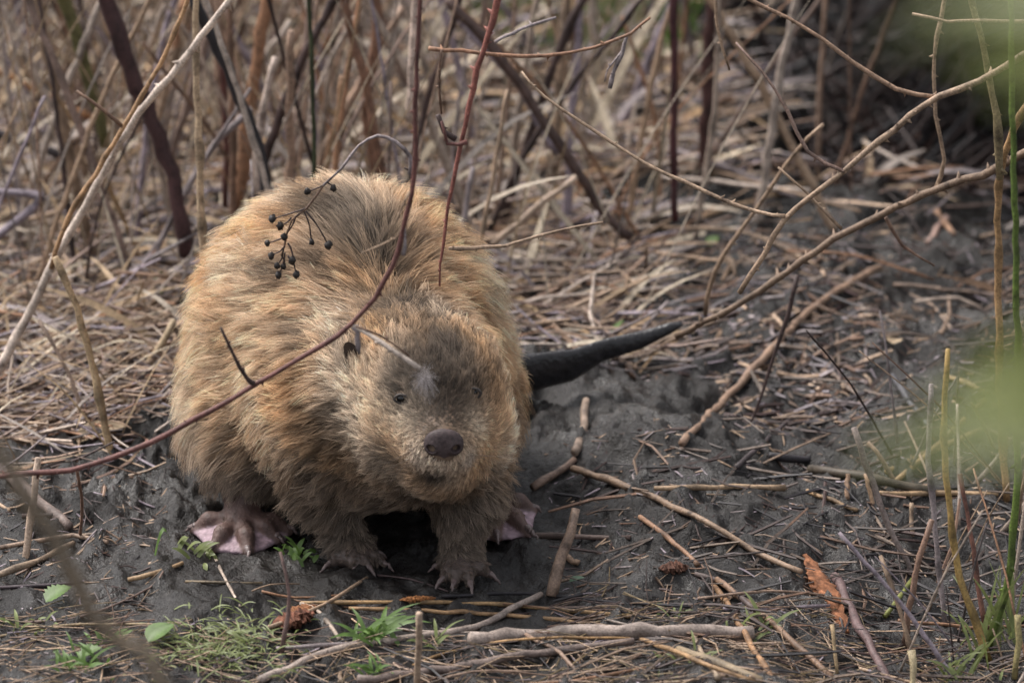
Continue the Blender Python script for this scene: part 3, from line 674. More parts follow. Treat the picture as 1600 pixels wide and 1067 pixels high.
# ------------------------------------------------------------------ dried flower head hanging before the beaver's back
fh = empty('dried_flower_head', at(545, 245, .02)); tag(fh, 'dried flower head with black seed balls in front of the beaver\'s back', 'flower head')
UY = .03
put('stalk', stand([(640, 272), (641, 245), (618, 222), (590, 213), (560, 228), (535, 262), (505, 290)], [UY]), 6, 4, GREY, None, None, parent=fh, wob=.2)
put('stalk', stand([(505, 290), (480, 325), (455, 345), (445, 380), (440, 400)], [UY]), 4, 3, BROWN, None, None, parent=fh, wob=.2)
for a, b, s in [((505, 290), (480, 299), 6), ((510, 285), (521, 294), 6), ((480, 325), (426, 342), 7), ((455, 340), (438, 353), 7), ((462, 338), (444, 370), 6), ((475, 330), (487, 378), 5.5), ((478, 330), (513, 383), 7), ((445, 385), (424, 400), 6), ((443, 390), (433, 415), 5.5),
                ((450, 380), (457, 407), 7), ((445, 395), (435, 430), 6), ((450, 400), (463, 429), 7), ((445, 370), (418, 380), 5), ((440, 400), (443, 416), 5), ((632, 262), (644, 275), 5)]:
    put('stalk', stand([a, ((a[0] + b[0]) / 2 + 3, (a[1] + b[1]) / 2), b], [UY]), 3, 2, DARK, None, None, parent=fh)
    c = at(b[0], b[1], UY); rr = s / PXM * .85; n_ = 8; v, f = [], []
    for i in range(7):
        th = math.pi * i / 6
        for j in range(n_):
            ph = 2 * math.pi * j / n_; k = rr * random.uniform(.75, 1.25); v.append((c[0] + k * math.sin(th) * math.cos(ph), c[1] + k * math.sin(th) * math.sin(ph), c[2] + k * 1.15 * math.cos(th)))
    for i in range(6):
        for j in range(n_): k = (j + 1) % n_; f.append((i * n_ + j, (i + 1) * n_ + j, (i + 1) * n_ + k, i * n_ + k))
    o = mesh_obj('seed_ball', v, f, STEM, None, np.tile([.028, .022, .020], (len(v), 1))); o.parent = fh; o.location = -Vector(fh.location)

# ------------------------------------------------------------------ traced stems: upright ones behind and beside the beaver
def upright(pix, w0, w1, c, label, Yt=0, name='dead_reed', cat='reed', Y0=None, **kw):
    y0 = foot(pix) if Y0 is None else Y0
    return put(name, stand(pix, [y0, y0 + Yt]), w0, w1, c, label, cat, **kw)
U = [
 ([(-40, 640), (0, 572), (52, 478), (86, 402), (135, 322), (200, 202), (280, 100), (360, 0), (420, -70)], 17, 11, PALE, 'long pale thorny cane leaning over the dark stem', .55, dict(thorns=.03)),
 ([(80, 420), (105, 342), (150, 270), (192, 200), (250, 100), (291, 5), (310, -60)], 9, 7, (.40, .25, .12), 'thin orange reed running alongside the long pale cane', .53, dict(nodes=.1)),
 ([(320, 420), (316, 375), (313, 270), (308, 150), (305, 0), (304, -60)], 13, 11, (.46, .36, .22), 'straight mottled tan reed behind the beaver\'s flank', .62, dict(nodes=.12)),
 ([(180, 722), (156, 622), (130, 510), (86, 402)], 12, 12, (.44, .33, .18), 'tan broken reed hanging from the joint of the pale cane', None, dict(nodes=.16)),
 ([(120, 143), (160, 170), (192, 198)], 5, 7, BROWN, 'short brown spur twig on the long pale cane', .53, {}),
 ([(290, 400), (275, 300), (240, 190), (205, 110), (165, 0), (150, -50)], 26, 30, (.06, .030, .028), 'thick dark maroon stem leaning behind the pale cane', .95, {}),
 ([(420, 330), (402, 230), (356, 110), (320, 40), (300, -30)], 18, 22, BLACK, 'thick black rotten stem leaning behind the mottled reed', .9, {}),
 ([(165, 230), (145, 150), (130, 90), (100, 0), (85, -50)], 18, 26, OLIVE, 'olive green thick stem leaning left of the maroon stem', 1.2, {}),
 ([(372, 330), (380, 250), (395, 130), (415, 0), (425, -60)], 24, 20, (.34, .19, .10), 'broad orange brown dead stalk behind the black stem', 1.15, {}),
 ([(402, 300), (408, 200), (430, 90)], 18, 12, (.55, .46, .36), 'broad pale split stalk with a pointed tip', 1.0, {}),
 ([(492, 330), (490, 200), (487, 100), (480, -40)], 8, 7, (.035, .045, .02), 'straight dark green thin stem above the beaver\'s back', .9, {}),
 ([(608, 330), (575, 150), (545, 30), (530, -40)], 17, 13, (.20, .11, .065), 'brown stalk leaning left above the beaver\'s back', 1.0, {}),
 ([(585, 300), (572, 160), (590, 60), (580, -40)], 16, 20, (.22, .12, .07), 'brown peeling stalk above the beaver\'s back', 1.2, {}),
 ([(500, 300), (530, 170), (535, 120)], 12, 12, (.38, .24, .13), 'tan broken stub leaning right above the beaver\'s back', 1.1, {}),
 ([(352, 330), (352, 200), (345, 60), (340, -40)], 12, 11, (.12, .055, .045), 'thin red brown stem behind the black rotten stem', 1.2, {}),
 ([(640, 190), (642, 110), (652, -40)], 13, 14, (.58, .47, .36), 'pale straight straw stalk beside the arching red bramble', .9, {}),
 ([(985, 372), (950, 340), (900, 265), (850, 190), (790, 100), (700, 0)], 16, 20, (.085, .055, .042), 'dark brown diagonal stem leaning over the litter', 1.15, {}),
 ([(870, 240), (800, 120), (725, 40), (690, -20)], 14, 16, LILAC, 'greyish lilac diagonal stem in front of the leaning dark stem', 1.25, {}),
 ([(1055, 345), (1052, 180), (1053, -40)], 13, 15, (.075, .028, .028), 'straight dark red upright stem rooted in the litter', 1.25, {}),
 ([(1098, 310), (1105, 150), (1120, -40)], 22, 26, (.07, .032, .026), 'thick dark brown upright stem beside the dark red one', 1.5, {}),
 ([(770, 382), (830, 332), (900, 276)], 12, 11, (.47, .37, .26), 'pale straight stick propped over the litter', 1.05, {}),
 ([(195, 622), (232, 570), (272, 500)], 15, 11, (.46, .37, .22), 'pale curved stalk rising beside the beaver\'s flank', .72, {}),
 ([(150, 485), (240, 390), (290, 300), (330, 232), (392, 170)], 10, 12, GREY, 'grey crooked stem behind the mottled reed', 1.0, {}),
 ([(-30, 95), (70, 150), (150, 188)], 12, 13, (.42, .22, .09), 'orange stalk fallen across the reeds behind', 1.6, {}),
 ([(-40, 195), (60, 229), (106, 252)], 17, 15, (.05, .045, .045), 'dark grey stub lying in the reeds', 1.3, {}),
 ([(-30, 298), (20, 302), (60, 306), (64, 310), (58, 318), (40, 335), (-30, 385)], 13, 15, (.25, .22, .235), 'lilac grey stalk bent sharply back on itself in the reeds', 1.05, {}),
 ([(138, 665), (110, 590), (60, 500)], 8, 6, (.36, .28, .2), 'thin leaning straw between the tan broken reed and the cane', None, {}),
 ([(395, 545), (398, 400), (392, 250)], 4, 3, (.5, .45, .4), 'very thin pale thread of dead grass behind the flank', None, {}),
 ([(206, 470), (204, 360), (210, 250)], 4, 3, (.42, .36, .3), 'very thin straw thread left of the flank', None, {}),
 ([(60, 715), (45, 830), (38, 882)][::-1], 13, 11, (.42, .33, .23), 'pale upright stick standing in the dark clods', None, {}),
 
 ([(125, 842), (128, 790), (120, 735)], 5, 5, (.24, .14, .09), 'thin brown thread hanging from the arching red bramble', -.2, {}),
 ([(440, 1020), (452, 930), (438, 862)], 8, 5, (.16, .105, .085), 'thin bent brown twig standing before the webbed foot', None, {}),
 ([(652, 1075), (654, 1010), (655, 958)], 11, 11, (.43, .33, .22), 'short upright mottled stick in the front straw', -.05, {}),
 ([(862, 932), (880, 868), (900, 795)], 20, 14, (.26, .19, .13), 'stout peeled stick propped in the mud beside the paw', .06, {}),
 ([(1424, 896), (1400, 848), (1362, 752), (1334, 668)], 8, 11, (.24, .2, .165), 'grey leaning straw stuck in the mud slope', None, {}),
 ([(1411, 1015), (1430, 900), (1456, 812)], 12, 10, (.25, .16, .105), 'brown leaning stick stuck in the mud slope', None, {}),
 ([(1308, 1052), (1300, 975)], 5, 6, (.45, .34, .18), 'short thin straw sticking up by the orange rotten wood', None, {}),
 ([(1422, 1085), (1426, 1050), (1424, 1015)], 9, 12, (.42, .36, .2), 'pale frayed reed stub at the foot of the mud slope', None, {}),
 ([(1585, 1060), (1592, 1000), (1590, 960)], 11, 10, (.33, .29, .12), 'yellow green reed stub by the green stalk', None, {}),
 ([(1324, 780), (1325, 740)], 8, 8, (.3, .2, .12), 'very short brown peg stuck in the mud slope', None, {}),
 ([(1366, 795), (1352, 740)], 8, 7, (.34, .23, .13), 'very short leaning tan peg in the mud slope', None, {}),
 ([(1425, 838), (1424, 785)], 7, 7, (.36, .27, .17), 'very short straw peg by the brown leaning stick', None, {}),
]
for pix, a, b, c, lab, Yf, kw in U:
    k = dict(kw)
    if Yf is None: upright(pix, a, b, c, lab, .02, **k)
    elif Yf < 0 or lab.startswith('stout'): upright(pix, a, b, c, lab, Yf, **k)
    else: put('dead_reed', stand(pix, [Yf]), a, b, c, lab, 'reed', **k)

# ------------------------------------------------------------------ traced stems lying on the bank
LY = [
 ([(1066, 706), (1130, 641), (1200, 566), (1252, 510), (1320, 461), (1375, 432)], 13, 13, (.30, .205, .125), 'long brown stick lying diagonally on the open mud', 'stick'),
 ([(1395, 447), (1500, 456), (1600, 468), (1660, 470)], 7, 8, (.26, .195, .13), 'thin tan straw lying level on the far mud', 'straw'),
 ([(895, 744), (1000, 781), (1100, 831), (1180, 870), (1252, 905)], 13, 10, (.30, .215, .13), 'long tan stick lying slantwise across the middle mud', 'stick'),
 ([(1022, 776), (1120, 774), (1226, 775)], 8, 9, (.40, .29, .16), 'straight straw lying level on the middle mud', 'straw'),
 ([(832, 766), (870, 745), (898, 722)], 14, 12, (.27, .19, .125), 'short brown stick lying beside the right hind foot', 'stick'),
 ([(898, 722), (912, 680), (916, 640)], 15, 13, (.30, .235, .16), 'tan stalk piece lying below the tail', 'stick'),
 ([(470, 945), (600, 944), (760, 946), (900, 958), (985, 966)], 6, 6, (.42, .28, .12), 'long yellow straw lying in front of the paws', 'straw'),
 ([(545, 954), (750, 962), (900, 977), (1000, 1001), (1100, 1040), (1180, 1070)], 6, 7, (.42, .27, .12), 'long orange straw curving past the thick pale cane', 'straw'),
 ([(690, 938), (820, 934), (940, 946), (1080, 955)], 6, 4, BLACK, 'thin black twig lying in front of the paw', 'twig'),
 ([(735, 1010), (850, 1001), (1000, 998), (1176, 1000)], 21, 21, (.41, .345, .26), 'thick pale reed cane lying in front of the beaver', 'cane'),
 ([(405, 1068), (520, 1022), (640, 1003), (740, 986), (800, 956), (845, 934)], 14, 10, (.38, .32, .24), 'pale bent stem lying under the front straw', 'stem'),
 ([(600, 1068), (700, 1028), (820, 1007), (985, 1006)], 5, 4, (.42, .26, .1), 'thin orange straw lying before the thick pale cane', 'straw'),
 ([(560, 1075), (700, 1058), (820, 1037), (990, 1014)], 16, 11, (.21, .165, .125), 'grey brown stick lying before the thick pale cane', 'stick'),
 ([(1115, 915), (1150, 966), (1212, 1070)], 9, 9, (.37, .22, .10), 'orange straw slanting down beyond the cane end', 'straw'),
 ([(1120, 908), (1200, 972), (1300, 1062)], 10, 10, (.27, .175, .10), 'brown stalk slanting beside the orange straw', 'stalk'),
 ([(1085, 900), (1130, 915), (1180, 955)], 9, 8, (.13, .10, .08), 'dark stalk lying above the cane end', 'stalk'),
 ([(1075, 985), (1095, 1025), (1122, 1068)], 7, 7, (.42, .33, .2), 'pale straw crossing the thick pale cane', 'straw'),
 ([(1060, 1020), (1120, 1040), (1190, 1068)], 14, 14, (.30, .235, .13), 'mottled tan stalk at the bank\'s front edge', 'stalk'),
 ([(1265, 738), (1340, 748), (1460, 776)], 17, 14, (.085, .07, .045), 'dark olive stick lying under the upright reeds', 'stick'),
 ([(1368, 778), (1460, 776), (1560, 774)], 8, 8, (.40, .28, .14), 'straight straw lying level under the upright reeds', 'straw'),
 ([(1202, 716), (1260, 711), (1322, 704)], 13, 11, BLACK, 'short black stick lying on the open mud', 'stick'),
 ([(1385, 745), (1470, 705), (1600, 655)], 10, 9, (.36, .26, .11), 'straw slanting up towards the yellow brown cane', 'straw'),
 ([(1395, 765), (1470, 700), (1540, 635)], 9, 9, (.33, .23, .10), 'straw crossing under the slanting one', 'straw'),
 ([(1478, 592), (1530, 610), (1586, 626)], 9, 9, (.42, .31, .15), 'short yellow straw lying beside the yellow brown cane', 'straw'),
 ([(1304, 905), (1342, 982), (1388, 1070)], 15, 14, (.15, .10, .085), 'reddish brown stick lying below the orange wood', 'stick'),
 ([(1425, 908), (1404, 938), (1382, 966)], 8, 8, (.22, .24, .06), 'short yellow green stem lying on the mud slope', 'stem'),
 ([(1260, 770), (1300, 785), (1340, 800)], 7, 6, (.40, .27, .13), 'short orange straw lying on the mud slope', 'straw'),
 ([(1395, 590), (1420, 630), (1450, 668)], 11, 9, (.10, .10, .11), 'dark blue grey curved stick on the far mud', 'stick'),
 ([(1475, 560), (1440, 580), (1405, 600)], 9, 9, (.06, .05, .045), 'dark stick lying on the far mud', 'stick'),
 ([(1150, 735), (1200, 690), (1240, 655)], 8, 6, (.07, .055, .05), 'dark crooked twig on the middle mud', 'twig'),
 ([(0, 637), (100, 641), (255, 633)], 12, 10, (.42, .33, .2), 'straw lying level left of the flank', 'straw'),
 ([(150, 652), (220, 648), (285, 640)], 11, 11, (.38, .28, .17), 'thick tan straw lying against the flank', 'straw'),
 ([(-10, 905), (55, 880), (115, 852)], 10, 9, (.40, .30, .18), 'tan straw slanting over the dark clods', 'straw'),
 ([(0, 862), (75, 850), (115, 843), (168, 853)], 8, 7, (.33, .24, .15), 'bent tan straw lying on the dark clods', 'straw'),
 ([(-10, 732), (50, 782), (108, 830)], 20, 16, (.24, .19, .145), 'thick grey brown stalk lying on the dark clods', 'stalk'),
 ([(0, 995), (100, 978), (260, 976), (300, 970)], 4, 4, (.34, .26, .13), 'thin straw lying over the green sprouts', 'straw'),
 ([(0, 920), (70, 916), (140, 910)], 6, 4, (.06, .045, .045), 'thin dark twig lying at the clods\' foot', 'twig'),
 ([(40, 975), (130, 965), (235, 920), (255, 895)], 5, 3, (.17, .12, .085), 'long thin bent brown twig by the green sprouts', 'twig'),
 ([(200, 908), (240, 898), (285, 882)], 8, 7, (.40, .28, .14), 'short straw lying before the webbed foot', 'straw'),
 ([(336, 872), (355, 912), (375, 948)], 5, 4, (.50, .42, .3), 'short white straw below the webbed foot', 'straw'),
 ([(290, 910), (350, 912), (410, 912)], 5, 4, (.20, .16, .09), 'thin dull stem lying below the webbed foot', 'straw'),
 ([(530, 1000), (500, 960), (470, 945)], 7, 6, (.48, .40, .28), 'pale straw end left of the front tuft', 'straw'),
 ([(590, 900), (640, 905), (700, 925)], 4, 3, (.10, .07, .06), 'fine dark rootlet between the paws', 'twig'),
 ([(800, 838), (870, 840), (985, 842)], 9, 8, (.16, .115, .085), 'dark straw lying beside the stout peeled stick', 'straw'),
 ([(880, 870), (905, 882)], 11, 10, (.42, .29, .17), 'tiny straw chip beside the stout peeled stick', 'straw'),
 ([(1000, 810), (1040, 840), (1090, 885)], 9, 7, (.33, .20, .11), 'brown straw slanting over the middle mud', 'straw'),
 ([(760, 412), (880, 402), (1010, 376)], 11, 10, (.40, .30, .18), 'straw lying level behind the beaver\'s shoulder', 'straw'),
 ([(740, 432), (860, 428), (960, 418)], 9, 8, (.33, .25, .16), 'duller straw lying level behind the beaver\'s shoulder', 'straw'),
 ([(1010, 372), (1120, 345), (1260, 300)], 12, 11, (.36, .25, .13), 'thick tan stalk lying behind the tail', 'stalk'),
 ([(1240, 295), (1380, 270), (1540, 250)], 13, 11, (.34, .22, .10), 'thick orange stalk lying before the dark hollow', 'stalk'),
 ([(1250, 320), (1400, 255), (1480, 240)], 10, 10, (.30, .2, .1), 'brown stalk lying across the orange one', 'stalk'),
 ([(1480, 345), (1465, 362), (1450, 385)], 13, 12, (.42, .30, .22), 'short pale stub leaning on the far mud', 'stub'),
 ([(1462, 330), (1475, 350), (1490, 378)], 11, 9, (.40, .25, .14), 'short orange stub crossing the pale one', 'stub'),
]
for pix, a, b, c, lab, cat in LY:
    nm = {'straw': 'straw', 'stick': 'stick', 'twig': 'twig', 'cane': 'reed_cane', 'stem': 'dead_reed', 'stalk': 'fallen_reed', 'stub': 'broken_reed'}[cat]
    put(nm, lie(pix, max(a, b) / 2 / PXM), a, b, tuple(np.array(c) * np.array([.84, .84, .88])), lab, cat, nodes=.09 if cat in ('straw', 'cane', 'stalk') else 0, sides=8, wob=.16 if cat in ('stick', 'twig') else .06)

# ------------------------------------------------------------------ the thicket: further upright stalks, fallen straws, fine litter
PAL = [STRAW, PALE, GREY, TAN, TAN, (.34, .24, .16), (.30, .17, .09), BROWN, DARK, LILAC, (.42, .35, .26), (.22, .16, .12)]
PNAME = ['straw yellow', 'bleached', 'grey', 'tan', 'tan', 'light brown', 'rusty', 'brown', 'blackish', 'lilac grey', 'cream', 'dull brown']
MARKS = [(-.28, .95, 'the thick dark maroon stem'), (-.2, .9, 'the thick black rotten stem'), (-.45, .55, 'the long pale cane'), (-.42, 1.2, 'the olive green stem'), (-.22, 1.15, 'the broad orange brown stalk'), (-.11, .9, 'the straight dark green stem'),
         (-.05, 1.1, 'the brown peeling stalk'), (.02, .9, 'the pale straight straw stalk'), (.25, 1.15, 'the leaning dark brown stem'), (.34, 1.3, 'the dark red upright stem'), (.4, 1.55, 'the dark brown upright stem'),
         (.6, 1.4, 'the orange stalk before the hollow'), (-.5, 1.6, 'the orange fallen stalk'), (-.5, 1.05, 'the lilac grey bent stalk'), (.15, 1.05, 'the pale propped stick'), (.2, .8, 'the beaver\'s tail'), (-.35, .65, 'the beaver\'s flank'), (-.42, .35, 'the dark clods'), (.2, 2.1, 'the far green grass'), (.55, .8, 'the long brown stick')]
def mark(x, y): return min(MARKS, key=lambda m: (m[0] - x) ** 2 + (m[1] - y) ** 2)[2]
def size(w): return 'hairlike' if w < 6 else 'thin' if w < 9 else 'stout' if w < 13 else 'thick'
def hideout(p):                        # not inside the beaver
    return (abs(p[0] + .07) < .24 and -.2 < p[1] < .56) or (p[0] > 0 and p[0] < .4 and .45 < p[1] < .72)
n_up = 0
while n_up < 265:
    x = random.uniform(-.95, .62); y = random.uniform(.85, 2.5)
    if x > .1 and y < 1.25: continue
    if x > .3 and random.random() < .6: continue
    w = random.choice([5, 6, 7, 8, 9, 11, 13, 16, 18]); h = random.uniform(.22, .85); lx = random.gauss(0, .38) * h; ly = random.gauss(0, .12) * h
    b = np.array([x, y, Hs(x, y) - .01]); pts = spline([b, b + np.array([lx * .4 + random.gauss(0, .01), ly * .4, h * .5]), b + np.array([lx, ly, h])])
    ci = random.choice([0, 1, 1, 2, 3, 5, 5, 6, 7, 8, 9, 10, 10, 11]); c = np.array(PAL[ci]) * random.uniform(.8, 1.25); sl = abs(lx) / h
    put('dead_reed', pts, w, w * .7, c, f"{size(w)} {PNAME[ci]} dead reed {'standing straight' if sl < .15 else 'slanting' if sl < .4 else 'leaning far over'} near {mark(x, y)}", 'reed', 'stalks of the reed thicket', sides=6, nodes=random.choice([0, .12]))
    n_up += 1
n_ly = 0
while n_ly < 230:
    x = random.uniform(-1.0, 1.0); y = random.uniform(.1, 2.4)
    dens = .95 if (y > 1.15 or x < -.32) else .12
    if x > .42 and y > 1.5: continue
    if x > .42 and y > 1.0: dens = .5
    if x < -.2 and y < .32: dens = .12
    if random.random() > dens: continue
    L = random.uniform(.06, .42) * (1 if dens > .3 else .45); a = random.gauss(0, .55) if random.random() < .75 else random.uniform(0, 3.14)
    e = np.array([x + L * math.cos(a), y + L * math.sin(a)])
    if any(hideout((x + (e[0] - x) * t, y + (e[1] - y) * t)) for t in (0, .25, .5, .75, 1)): continue
    w = random.choice([5, 6, 7, 8, 10, 12]); k = random.uniform(0, .05) * (y > .9) + .002; k2 = random.uniform(0, .05) * (y > .9) + .002
    m = np.array([(x + e[0]) / 2, (y + e[1]) / 2]) + random.gauss(0, .012)
    P = np.array([[x, y, Hs(x, y) + k], [m[0], m[1], max(Hs(m[0], m[1]), (Hs(x, y) + Hs(*e)) / 2) + (k + k2) / 2], [e[0], e[1], Hs(*e) + k2]])
    ci = random.randrange(len(PAL)); c = np.array(PAL[ci]) * random.uniform(.75, 1.2)
    far = y > .85 or x < -.3
    put('straw', spline(P), w, w * .8, c, f"{'long' if L > .27 else 'short' if L < .15 else 'middling'} {size(w)} {PNAME[ci]} straw {'fallen in the litter' if far else 'lying on the mud'} near {mark(x, y)}", 'straw', 'straws in the tangled litter' if far else 'straws scattered on the mud', sides=6, nodes=random.choice([0, .1]))
    n_ly += 1
for i in range(46):                     # thin straws in front of the paws
    x = random.uniform(-.2, .62); y = random.uniform(-.40, -.07); L = random.uniform(.05, .26); a = random.gauss(0, .5); ci = random.randrange(len(PAL)); w = random.choice([2.5, 3, 4, 5, 7])
    e = (x + L * math.cos(a), y + L * math.sin(a)); m = ((x + e[0]) / 2 + random.gauss(0, .01), (y + e[1]) / 2 + random.gauss(0, .01))
    put('straw', spline([[q[0], q[1], Hs(*q) + .003] for q in ((x, y), m, e)]), w, w * .7, np.array(PAL[ci]) * random.uniform(.7, 1.1), f"{'long' if L > .18 else 'short' if L < .1 else 'middling'} {size(w)} {PNAME[ci]} straw in the front tangle around the thick pale cane", 'straw', 'straws of the front tangle', sides=6, nodes=random.choice([0, .08]))
for i in range(34):                     # thin stalks at the foot of the green stalk
    x = random.uniform(.60, .82); y = random.uniform(-.35, .45); h = random.uniform(.06, .3); ci = random.randrange(len(PAL)); w = random.choice([3, 4, 5, 7, 9]); lx, ly = random.gauss(0, .45) * h, random.gauss(0, .3) * h
    b = np.array([x, y, Hs(x, y) - .005]); put('dead_reed', spline([b, b + np.array([lx * .5, ly * .5, h * .45]), b + np.array([lx, ly, h * .8])]), w, w * .7, np.array(PAL[ci]) * random.uniform(.6, 1), f"{'tall' if h > .2 else 'low'} {size(w)} {PNAME[ci]} dead reed {'standing straight' if abs(lx) < .15 * h else 'slanting' if abs(lx) < .5 * h else 'leaning far over'} around the green stalk", 'reed', 'reeds around the green stalk', sides=6, nodes=random.choice([0, .08]))
def stuff_sticks(name, n, region, lab, cat, lmin, lmax, wmin, wmax, pal, tilt=.25, lift=.02):
    V, Fq, Cc = [], [], []
    while n > 0:
        x, y = region(); L = random.uniform(lmin, lmax); a = random.uniform(0, 6.28) if random.random() < .5 else random.gauss(0, .5)
        if hideout((x, y)) or hideout((x + L * math.cos(a), y + L * math.sin(a))): continue
        z = Hs(x, y) + random.uniform(-.002, lift); z2 = max(Hs(x + L * math.cos(a), y + L * math.sin(a)), z - .02) + random.uniform(-.002, lift) + abs(random.gauss(0, tilt)) * L
        p0 = np.array([x, y, z]); p1 = np.array([x + L * math.cos(a), y + L * math.sin(a), z2]); d = (p1 - p0) / np.linalg.norm(p1 - p0)
        s1 = np.cross(d, [0, .2, 1]); s1 /= np.linalg.norm(s1); s2 = np.cross(d, s1); r = random.uniform(wmin, wmax) / 2 / PXM; b0 = len(V)
        pm = (p0 + p1) / 2 + s1 * random.gauss(0, .05) * L + s2 * random.gauss(0, .04) * L; c = np.array(random.choice(pal)) * random.uniform(.7, 1.25) * np.array([1, .985, 1.12])
        for q, rr in ((p0, r), (pm, r), (p1, r * .7)):
            V += [q + s1 * rr, q + s2 * rr, q - s1 * rr, q - s2 * rr]; Cc += [c * random.uniform(.85, 1.1)] * 4
        for o in (0, 4):
            for j in range(4): k = (j + 1) % 4; Fq.append((b0 + o + j, b0 + o + k, b0 + o + 4 + k, b0 + o + 4 + j))
        Fq.append((b0 + 3, b0 + 2, b0 + 1, b0)); Fq.append((b0 + 8, b0 + 9, b0 + 10, b0 + 11)); n -= 1
    o = mesh_obj(name, V, Fq, STEM, None, np.array(Cc), smooth=False); return tag(o, lab, cat, kind='stuff')
def reg_back():
    while True:
        x = random.uniform(-1.1, 1.05); y = random.uniform(.75, 2.6)
        if x > .44 and y > 1.52: continue
        if x > .30 and y < 1.5 and random.random() > .05: continue
        if x < .3 or y > 1.3 or random.random() < .12: return x, y
def reg_left():
    while True:
        x = random.uniform(-.85, -.25); y = random.uniform(.25, 1.0)
        if y > .45 or random.random() < .12: return x, y
def reg_mud():
    return random.uniform(-.75, .9), random.uniform(-.45, 1.4)
def reg_front():
    while True:
        x = random.uniform(-.6, .75); y = random.uniform(-.45, -.02)
        if y < -.06 - .1 * abs(x - .1): return x, y
stuff_sticks('straw_litter', 5200, reg_back, 'tangle of dry straw and broken reed covering the far bank', 'litter', .02, .16, 2.5, 8, PAL, .22, .03)
stuff_sticks('straw_litter', 2000, reg_left, 'tangle of fine straw on the bank beside the flank', 'litter', .015, .12, 2, 6, PAL, .2, .02)
stuff_sticks('plant_crumbs', 8500, reg_mud, 'fine crumbs of straw and bark strewn over the mud', 'litter', .004, .028, 1.2, 4, [STRAW, TAN, GREY, DARK, BLACK, DARK, BROWN, (.25, .18, .12), LILAC], .06, .001)
stuff_sticks('reed_chips', 1000, lambda: (random.uniform(.1, .62), random.uniform(.5, 1.25) ** 1.0), 'trampled reed chips littering the mud around the tail', 'litter', .008, .06, 2.5, 9, [GREY, (.17, .15, .15), TAN, BROWN, DARK, DARK, (.18, .14, .10), (.11, .10, .095), (.22, .165, .115)], .08, .006)
def reg_right():
    while True:
        x = random.uniform(.0, .9); y = random.uniform(-.4, 1.45)
        if random.random() < .35 + .65 * sstep(.25, .7, x) * sstep(.5, .0, y): return x, y
stuff_sticks('mud_twigs', 650, reg_right, 'dark wet twigs and stems trodden into the mud', 'litter', .03, .15, 2, 6, [BLACK, BLACK, DARK, DARK, BROWN, (.10, .08, .065), (.15, .12, .09), (.22, .16, .105)], .12, .004)
stuff_sticks('rootlets', 1700, reg_front, 'fine rootlets and grass fibres in front of the paws', 'litter', .02, .10, 1.0, 2.6, [BROWN, TAN, DARK, STRAW, (.20, .15, .07), BLACK], .1, .004)

# ------------------------------------------------------------------ grass, leaves, rotten wood
def strips(name, n, region, lab, cat, l0, l1, w0, w1, pal, up0, up1):
    V, Fq, Cc = [], [], []
    for i in range(n):
        x, y = region(); a = random.gauss(0, .6) + (math.pi if random.random() < .5 else 0); L = random.uniform(l0, l1); u = random.uniform(up0, up1); h = math.sqrt(max(.0, 1 - u * u))
        b = np.array([x, y, Hs(x, y)]); e = b + np.array([math.cos(a) * L * h, math.sin(a) * L * h, L * u])
        if hideout(b) or hideout(e): continue
        e[2] = max(e[2], Hs(e[0], e[1]) + .003); v, f = blade(b, e, random.uniform(w0, w1), L * random.uniform(-.02, .15), 6); k = len(V); V += v; Fq += [tuple(q + k for q in z) for z in f]
        Cc += [np.array(random.choice(pal)) * random.uniform(.7, 1.25)] * len(v)
    return tag(mesh_obj(name, V, Fq, STEM, None, np.array(Cc)), lab, cat, kind='stuff')
def blade(base, tip, w, bend, n=6):
    base = np.array(base, float); tip = np.array(tip, float); d = tip - base; s = np.cross(d, [0, -.6, .8]); s /= np.linalg.norm(s) + 1e-9; v, f = [], []
    for i in range(n + 1):
        t = i / n; p = base + d * t + np.array([0, 0, bend]) * math.sin(math.pi * t); ww = w * (math.sin(math.pi * min(1, .25 + .75 * t)) if t < 1 else 0) * .5 + .00015
        v += [p - s * ww, p + np.array([0, -.2 * ww, -.3 * ww]), p + s * ww]
    for i in range(n):
        a = i * 3; f += [(a, a + 1, a + 4, a + 3), (a + 1, a + 2, a + 5, a + 4)]
    return v, f
def tuft(px, py, n, L, w, label, mat, sx=1.0, spreadpx=30, up=.6, name='grass_tuft', cat='grass'):
    b = gp(px, py); root = empty(name, b); tag(root, label, cat)
    for i in range(n):
        bx = b[0] + random.gauss(0, spreadpx / PXM / 2); by = b[1] + random.gauss(0, spreadpx / PXM / 2)
        a = random.uniform(0, 6.28); l = L * random.uniform(.5, 1.2); bb = np.array([bx, by, Hs(bx, by)])
        tip = bb + np.array([math.cos(a) * l * (1 - up * .4) * sx, math.sin(a) * l * .6, l * up * random.uniform(.3, 1.1)])
        v, f = blade(bb, tip, w * random.uniform(.6, 1.2), l * .12); o = mesh_obj('blade', np.array(v) - b, f, mat); o.parent = root
strips('dead_reed_leaves', 1500, reg_back, 'mass of curled dead reed leaves over the far bank', 'litter', .05, .2, .004, .013, [PALE, STRAW, TAN, LILAC, GREY, (.46, .40, .33), (.40, .27, .15), BROWN], -.02, .45)
strips('broad_dead_leaves', 110, lambda: (random.uniform(-.95, .35), random.uniform(1.0, 2.4)), 'broad pale dead reed leaves drooping among the far reeds', 'litter',   .15, .45, .006, .012, [PALE, PALE, TAN, LILAC, (.46, .40, .33), (.40, .27, .15), GREY], .45, 1.0)
strips('dead_grass', 420, lambda: (random.uniform(-.95, .3), random.uniform(.9, 2.4)), 'haze of fine upright dead grass among the reeds', 'grass', .15, .6, .0012, .003, [PALE, TAN, GREY, (.46, .40, .33)], .85, 1.0)
